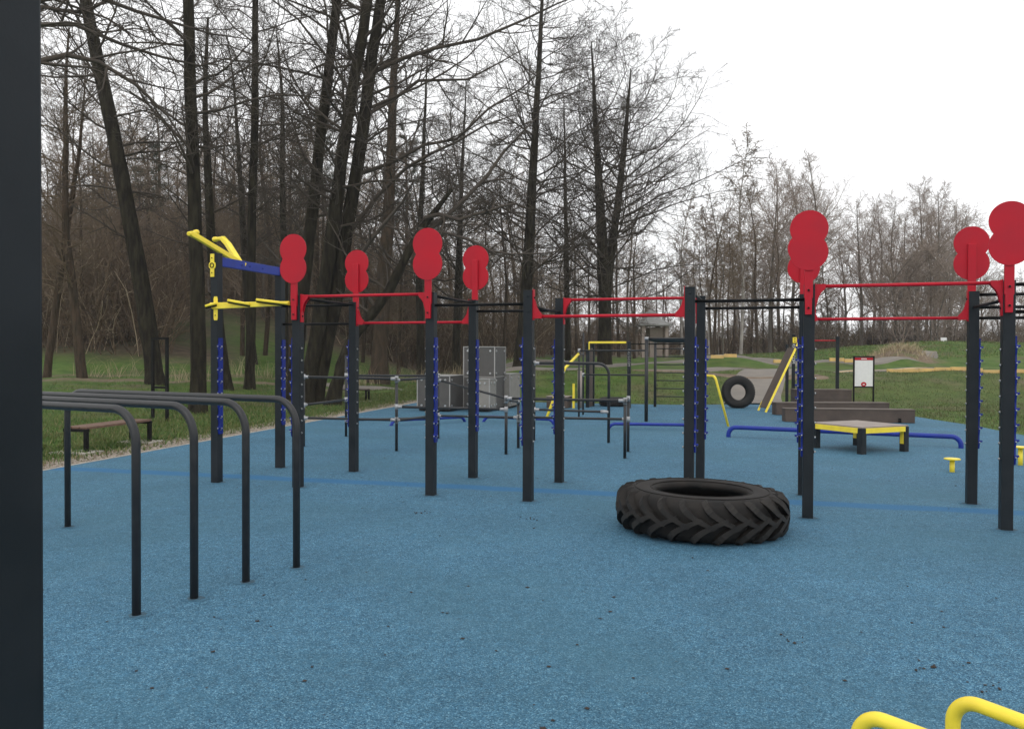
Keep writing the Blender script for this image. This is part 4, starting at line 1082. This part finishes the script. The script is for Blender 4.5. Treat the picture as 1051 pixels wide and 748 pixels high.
# pines, seen dark between the bare crowns
def pine(label, x, y, h, seed):
    rng = np.random.default_rng(seed); root = thing('pine_tree', label, 'tree', (x, y, zg(x, y)-.1))
    Q, R = resample([(0, 0, -.3), (.2, 0, h*.5), (.1, .2, h)], (.22, .16, .04), 16, rng, .03)
    link('trunk', fast_mesh('trunk', *tubes(Q[None], R[None], 9), BARKB), root)
    b1 = spawn(rng, Q[None], R[None], 34, .5, 1, (45, 85), lambda t, Lp: 3.2*(1.25-t), 6, .3, .015, .2, .15)
    link('branches', fast_mesh('branches', *tubes(*b1, 4), BARKB), root)
    b2 = spawn(rng, *b1, 14, .35, 1, (20, 60), lambda t, Lp: .35*Lp, 3, .5, .008, .3, .2)
    nd = spawn(rng, *b2, 22, .3, 1, (20, 80), lambda t, Lp: .16+0*t, 2, .5, .007, .2, .2)
    link('needles', fast_mesh('needles', *tubes(*nd, 3), PINE), root)
pine('dark green pine showing behind the leaning clump of trunks', at_px(322, 52), 52, 15.5, 501)
pine('dark green pine far behind the brown upright trunk', at_px(415, 60), 60, 17, 502)
pine('small dark green pine low behind the straight trunk at the left', at_px(150, 66), 66, 12, 503)

# undergrowth: brown brush one reads as a mass
def brush(name, label, n, fx, fy, hmin, hmax, seed, m, kids=5, rmin=.008):
    rng = np.random.default_rng(seed)
    y = fy(rng.random(n)); x = fx(rng.random(n), y)
    z = zt(x, y)-.05
    h = rng.uniform(hmin, hmax, n); d = norm(np.stack([rng.normal(0, .35, n), rng.normal(0, .35, n), np.ones(n)], 1))
    P = np.empty((n, 5, 3)); P[:, 0] = np.stack([x, y, z], 1)
    for k in range(1, 5):
        d = norm(d + rng.normal(0, .13, d.shape)); P[:, k] = P[:, k-1] + d*(h/4)[:, None]
    R = np.linspace(rmin*2.2, rmin, 5)[None].repeat(n, 0)
    b2 = spawn(rng, P, R, kids, .2, .98, (25, 65), lambda t, Lp: .45*Lp*(1.2-.6*t), 4, .7, rmin, .25, .2)
    b3 = spawn(rng, *b2, 4, .2, .98, (25, 65), lambda t, Lp: .5*Lp*(1.2-.6*t), 3, .7, rmin*.8, .2, .2)
    o = link(name, fast_mesh(name, *join([tubes(P, R, 4), tubes(*b2, 3), tubes(*b3, 3)]), m)); tag(o, label, 'undergrowth', None, 'stuff')
brush('undergrowth', 'brown leafless undergrowth massed below the trees on the left', 2800, lambda u, y: (-.60 + .64*u)*y, lambda u: 60+36*u, 2.2, 8.0, 61, BRUSH, 5, .012)
brush('undergrowth', 'tangled brown brush around the slim brown trunks at the far left', 620, lambda u, y: (-.60 + .185*u)*y, lambda u: 43+15*u, 1.8, 6.6, 63, BRUSH, 5, .012)
brush('undergrowth', 'brown leafless undergrowth along the foot of the far woods', 2300, lambda u, y: (-.02 + .75*u)*y, lambda u: 78+34*u, 1.2, 4.0, 62, BRUSH, 5, .015)

# grass, straw, pebbles, dead leaves
def blades(name, label, x, y, hmin, hmax, wd, seed, m, bendy=.5, cat='grass'):
    rng = np.random.default_rng(seed); n = len(x); z = zt(x, y)-.01
    a = rng.random(n)*2*PI; h = rng.uniform(hmin, hmax, n)*rng.uniform(.6, 1.3, n)
    s = np.stack([np.cos(a), np.sin(a), 0*a], 1)*(wd*rng.uniform(.6, 1.3, n))[:, None]
    b = np.stack([x, y, z], 1); lean = rng.normal(0, bendy, (n, 2))*h[:, None]
    mid = b + np.stack([lean[:, 0]*.35, lean[:, 1]*.35, h*.6], 1); tip = b + np.stack([lean[:, 0], lean[:, 1], h*.95], 1)
    V = np.stack([b-s, b+s, mid+s*.7, mid-s*.7, tip+s*.1, tip-s*.1], 1).reshape(-1, 3)
    o = np.arange(n)[:, None]*6
    Fq = np.concatenate([o+np.array([[0, 1, 2, 3]]), o+np.array([[3, 2, 4, 5]])], 0)
    tag(link(name, fast_mesh(name, V, Fq, m)), label, cat, None, 'stuff')
rg = np.random.default_rng(90)
def clumpy(x, y): 
    return .5+.5*np.sin(x*1.7+np.sin(y*1.1)*2)*np.sin(y*1.9+np.sin(x*.8)*2)
n = 240000
y = 6 + 34*rg.random(n); d = left_edge(y) - .25 - rg.exponential(3.6, n); x = d
k = (x/y > -.72) & (rg.random(n) < .35+.65*clumpy(x, y)) & ((left_edge(y)-x > .9) | (rg.random(n) < .22))
pathm = np.abs(y-(33+.15*(x+12))) > .7
blades('lawn_grass', 'short green grass left of the blue floor under the trees', x[k & pathm], y[k & pathm], .035, .12, .007, 91, GRASS)
n = 210000
y = 14 + 20.5*rg.random(n); x = -3.0 + 30*rg.random(n)
k = (~inside(RUB, x, y)) & (x > left_edge(y)+0) & (x/y < .72) & (y < 33.8) & (x > -2.6) & ((x-7.65-(y-26.4)*.41)**2 > 1.2) & (rg.random(n) < .3+.7*clumpy(x, y)) 
k &= ~((x > 3) & (x < 12) & (np.abs(y - np.interp(x, [3.5, 7, 9.5, 12], [35, 33.2, 31.3, 31.8])) < .45))
blades('lawn_grass', 'short green grass on the bank behind and right of the blue floor', x[k], y[k], .03, .085, .007, 92, GRASSR)
n = 60000
y = 46 + 24*rg.random(n); x = 12 + 36*rg.random(n); k = (x/y < .72) & (np.hypot(x-21.3, y-45) > 2.2)
blades('hill_grass', 'green grass on the low hill at the far right', x[k], y[k], .05, .12, .016, 95, GRASS)
# straw
xs, ys = [], []
for pxx, Y, nn, sp_ in ((115, 34, 60, .9), (190, 33, 45, .4), (245, 37, 40, .6), (285, 38, 70, .5), (430, 44, 160, 2.0), (462, 45, 180, 1.6), (492, 46, 110, 1.4), (372, 38, 40, .3)):
    cx = at_px(pxx, Y); xs.append(rg.normal(cx, sp_, nn)); ys.append(rg.normal(Y, .5, nn))
blades('dry_grass', 'tall straw coloured dead grass clumps at the foot of the woods', np.concatenate(xs), np.concatenate(ys), .45, 1.0, .010, 93, STRAW, .45, 'dry grass')
xs, ys = [], []
for _ in range(60):
    xs.append(rg.normal(rg.uniform(20.3, 22.4), .35, 18)); ys.append(rg.normal(rg.uniform(44.6, 47), .4, 18))
blades('dry_grass', 'straw coloured dead grass heaped on the mound beside the pump track', np.concatenate(xs), np.concatenate(ys), .22, .55, .016, 94, STRAW, .6, 'dry grass')

def chips(name, label, x, y, zoff, smin, smax, flat, seed, m, cat):
    rng = np.random.default_rng(seed); n = len(x)
    base = np.array([[1, 0, 0], [-1, 0, 0], [0, 1, 0], [0, -1, 0], [0, 0, 1], [0, 0, -1]], float)
    tri = np.array([[0, 2, 4], [2, 1, 4], [1, 3, 4], [3, 0, 4], [2, 0, 5], [1, 2, 5], [3, 1, 5], [0, 3, 5]])
    s = rng.uniform(smin, smax, (n, 1, 1))*rng.uniform(.6, 1.4, (n, 1, 3)); s[..., 2] *= flat
    a = rng.random(n)*2*PI; c, s_ = np.cos(a), np.sin(a)
    R = np.zeros((n, 3, 3)); R[:, 0, 0] = c; R[:, 0, 1] = -s_; R[:, 1, 0] = s_; R[:, 1, 1] = c; R[:, 2, 2] = 1
    V = np.einsum('nij,nkj->nki', R, base[None]*s) + np.stack([x, y, zoff], 1)[:, None]
    Fq = (tri[None] + (np.arange(n)*6)[:, None, None]).reshape(-1, 3)
    tag(link(name, fast_mesh(name, V.reshape(-1, 3), Fq, m, False)), label, cat, None, 'stuff')
n = 6500; y = 4+24*rg.random(n); x = left_edge(y)-.07-np.abs(rg.normal(0, .33, n))
chips('gravel', 'pale gravel strewn along the left edge of the blue floor', x, y, zt(x, y)+.004, .010, .028, .7, 96, STONE, 'gravel')
n = 420; y = 2.2+20*rg.random(n)**1.3; x = (-.6+1.25*rg.random(n))*y; k = inside(RUB, x, y)
chips('dead_leaves', 'scattered dark bits of dead leaf on the blue floor', x[k], y[k], np.full(k.sum(), .016), .004, .014, .25, 97, DEBRIS, 'leaf litter')
xs = np.concatenate([rg.normal(0, .05, 7)+q[0] for q in ((1.70, 3.35), (2.3, 3.9), (.15, 7.9), (-.9, 8.2), (1.6, 4.6), (2.1, 4.2))])
ys = np.concatenate([rg.normal(0, .05, 7)+q[1] for q in ((1.70, 3.35), (2.3, 3.9), (.15, 7.9), (-.9, 8.2), (1.6, 4.6), (2.1, 4.2))])
chips('dead_leaves', 'small clusters of dark droppings or leaf bits on the blue floor', xs, ys, np.full(len(xs), .017), .006, .015, .5, 98, DEBRIS, 'leaf litter')

feet = [(RIG0[0]+S[i]*math.cos(TH)-r*D*math.sin(TH), RIG0[1]+S[i]*math.sin(TH)+r*D*math.cos(TH), .10) for i in range(8) for r in (0, 1)]
feet += [(x, y, .06) for (x, y), _ in dips] + [(x-2.46, y+1.40, .06) for (x, y), _ in dips] + [(q[0], q[1], .05) for q in RP.values()]
mb = MB()
for k, (x, y, r) in enumerate(feet):
    for q, (rr_, z) in enumerate(((1.0, .0145), (.72, .0165))):
        n = 18; P = [(x + (r*rr_*rg.uniform(1.0, 1.5))*math.cos(2*PI*i/n) + .01, y + (r*rr_*rg.uniform(.95, 1.35))*math.sin(2*PI*i/n), z) for i in range(n)]
        mb.add(P, [list(range(n))], q)
PATCH = mat('patched_rubber', (.070, .180, .265), .9, noise=(60, (.060, .135, .205), .9), bump=(150, .5, .004), spec=.2)
PATCHD = mat('dirty_rubber', (.045, .085, .115), .9, noise=(40, (.080, .160, .225), .9), bump=(150, .5, .004), spec=.2)
struct(mb.build('rubber_surface', [PATCH, PATCHD]))

# ------------------------------------------------------------------ far buildings and signs
kx, ky = at_px(668, 62), 62
kz = zg(kx, ky)
ks = thing('kiosk', 'small pale pavilion with a hipped roof and cupola at the edge of the woods', 'pavilion', (kx, ky, kz-.05), .15)
rf = MB(); rf.add([(-1.25, -1.25, 2.55), (1.25, -1.25, 2.55), (1.25, 1.25, 2.55), (-1.25, 1.25, 2.55), (-.42, -.42, 3.15), (.42, -.42, 3.15), (.42, .42, 3.15), (-.42, .42, 3.15), (-1.25, -1.25, 2.45), (1.25, -1.25, 2.45), (1.25, 1.25, 2.45), (-1.25, 1.25, 2.45)],
       [(0, 1, 5, 4), (1, 2, 6, 5), (2, 3, 7, 6), (3, 0, 4, 7), (4, 5, 6, 7), (0, 8, 9, 1), (1, 9, 10, 2), (2, 10, 11, 3), (3, 11, 8, 0), (8, 11, 10, 9)])
rf = rf.build('roof', ROOF, ks)
cu = MB(); cu.box((0, 0, 3.28), (.6, .6, .26)); cu.add([(-.42, -.42, 3.41), (.42, -.42, 3.41), (.42, .42, 3.41), (-.42, .42, 3.41), (0, 0, 3.75)], [(0, 1, 4), (1, 2, 4), (2, 3, 4), (3, 0, 4), (3, 2, 1, 0)]); cu.build('cupola', ROOF, rf)
for x in (-.9, .9):
    for y_ in (-.9, .9): MB().box((x, y_, 1.22), (.24, .24, 2.46)).build('pillar', PLAST, ks)
MB().box((.35, .3, 1.2), (1.0, 1.0, 2.3)).build('wall', PLAST, ks)
for pxx, Y, w_, lab in ((907, 82, 3.2, 'dark wooden hut at the edge of the far wood, the left one of two'), (931, 84, 2.2, 'dark wooden hut with pale wall between the far grey trunks, the right one')):
    hx = at_px(pxx, Y); t = thing('hut', lab, 'hut', (hx, Y, zg(hx, Y)-.1), .1, 'huts in the far wood')
    MB().box((0, 0, .9), (w_*.8, 2, 1.8)).build('wall', HUTW if pxx < 920 else PLAST, t)
    r_ = MB(); r_.add([(-w_/2, -1.3, 1.75), (w_/2, -1.3, 1.75), (w_/2, 1.3, 1.75), (-w_/2, 1.3, 1.75), (-w_*.3, 0, 2.7), (w_*.3, 0, 2.7)], [(0, 1, 5, 4), (2, 3, 4, 5), (1, 2, 5), (3, 0, 4), (3, 2, 1, 0)]); r_.build('roof', HUTW, t)
hx = at_px(968, 66); t = thing('small_sign', 'small white board on a post on the far right hill', 'sign', (hx, 66, zg(hx, 66)))
MB().box((0, 0, .5), (.08, .08, 1.2)).build('post', BLK, t); MB().box((0, -.05, .85), (.48, .03, .45)).build('board', WHITE, t)

# ------------------------------------------------------------------ sky, sun, camera
w = bpy.data.worlds.new('World'); sc.world = w; w.use_nodes = True
N, L = w.node_tree.nodes, w.node_tree.links
bg = N['Background']
sky = N.new('ShaderNodeTexSky'); sky.sky_type = 'NISHITA'; sky.sun_disc = False
SUN_EL, SUN_ROT = math.radians(48), math.radians(200)
sky.sun_elevation = SUN_EL; sky.sun_rotation = SUN_ROT
hs_ = N.new('ShaderNodeHueSaturation'); hs_.inputs['Saturation'].default_value = .15
L.new(sky.outputs['Color'], hs_.inputs['Color'])
tc = N.new('ShaderNodeTexCoord'); nz = N.new('ShaderNodeTexNoise'); nz.inputs['Scale'].default_value = 2.2; nz.inputs['Detail'].default_value = 5
L.new(tc.outputs['Generated'], nz.inputs['Vector'])
cr = N.new('ShaderNodeValToRGB'); cr.color_ramp.elements[0].color = (9.3, 9.4, 9.55, 1); cr.color_ramp.elements[1].color = (10.9, 10.9, 11.0, 1)
cr.color_ramp.elements[0].position = .3; cr.color_ramp.elements[1].position = .7
L.new(nz.outputs['Fac'], cr.inputs['Fac'])
mx = N.new('ShaderNodeMix'); mx.data_type = 'RGBA'; mx.inputs['Factor'].default_value = .9          # overcast: a thick cloud layer over the blue
L.new(hs_.outputs['Color'], mx.inputs['A']); L.new(cr.outputs['Color'], mx.inputs['B'])
L.new(mx.outputs['Result'], bg.inputs['Color']); bg.inputs['Strength'].default_value = .12
sun = bpy.data.lights.new('sun', 'SUN'); sun.energy = .6; sun.angle = math.radians(25); sun.color = (1, .97, .93)
so = bpy.data.objects.new('sun', sun); COL.objects.link(so)
so.rotation_euler = Vector((math.sin(SUN_ROT)*math.cos(SUN_EL), math.cos(SUN_ROT)*math.cos(SUN_EL), math.sin(SUN_EL))).to_track_quat('Z', 'Y').to_euler()

hz = MB(); hz.box((0, 150, 19), (460, 380, 40)); hz = hz.build('haze', [])
hm = bpy.data.materials.new('haze'); hm.use_nodes = True; hn = hm.node_tree.nodes; hn.remove(hn['Principled BSDF'])
pv = hn.new('ShaderNodeVolumePrincipled'); pv.inputs['Color'].default_value = (.985, .988, .995, 1); pv.inputs['Density'].default_value = .0006; pv.inputs['Anisotropy'].default_value = .2
hm.node_tree.links.new(pv.outputs['Volume'], hn['Material Output'].inputs['Volume']); hz.data.materials.append(hm)
hz['kind'] = 'stuff'

cam = bpy.data.cameras.new('camera'); co = bpy.data.objects.new('camera', cam); COL.objects.link(co); sc.camera = co
cam.sensor_width = 36; cam.lens = F_PX/1051*36; cam.clip_end = 2000; cam.clip_start = .05
co.location = (0, 0, EYE+.012)
pitch = math.atan((374-HOR)/F_PX)
co.rotation_euler = (Matrix.Rotation(PI/2-pitch, 3, 'X') @ Matrix.Rotation(.0036, 3, 'Z')).to_euler()
vs = sc.view_settings; vs.view_transform = 'Standard'; vs.look = 'None'; vs.exposure = .10; vs.gamma = 1; vs.use_curve_mapping = False
sc.cycles.max_bounces = 6
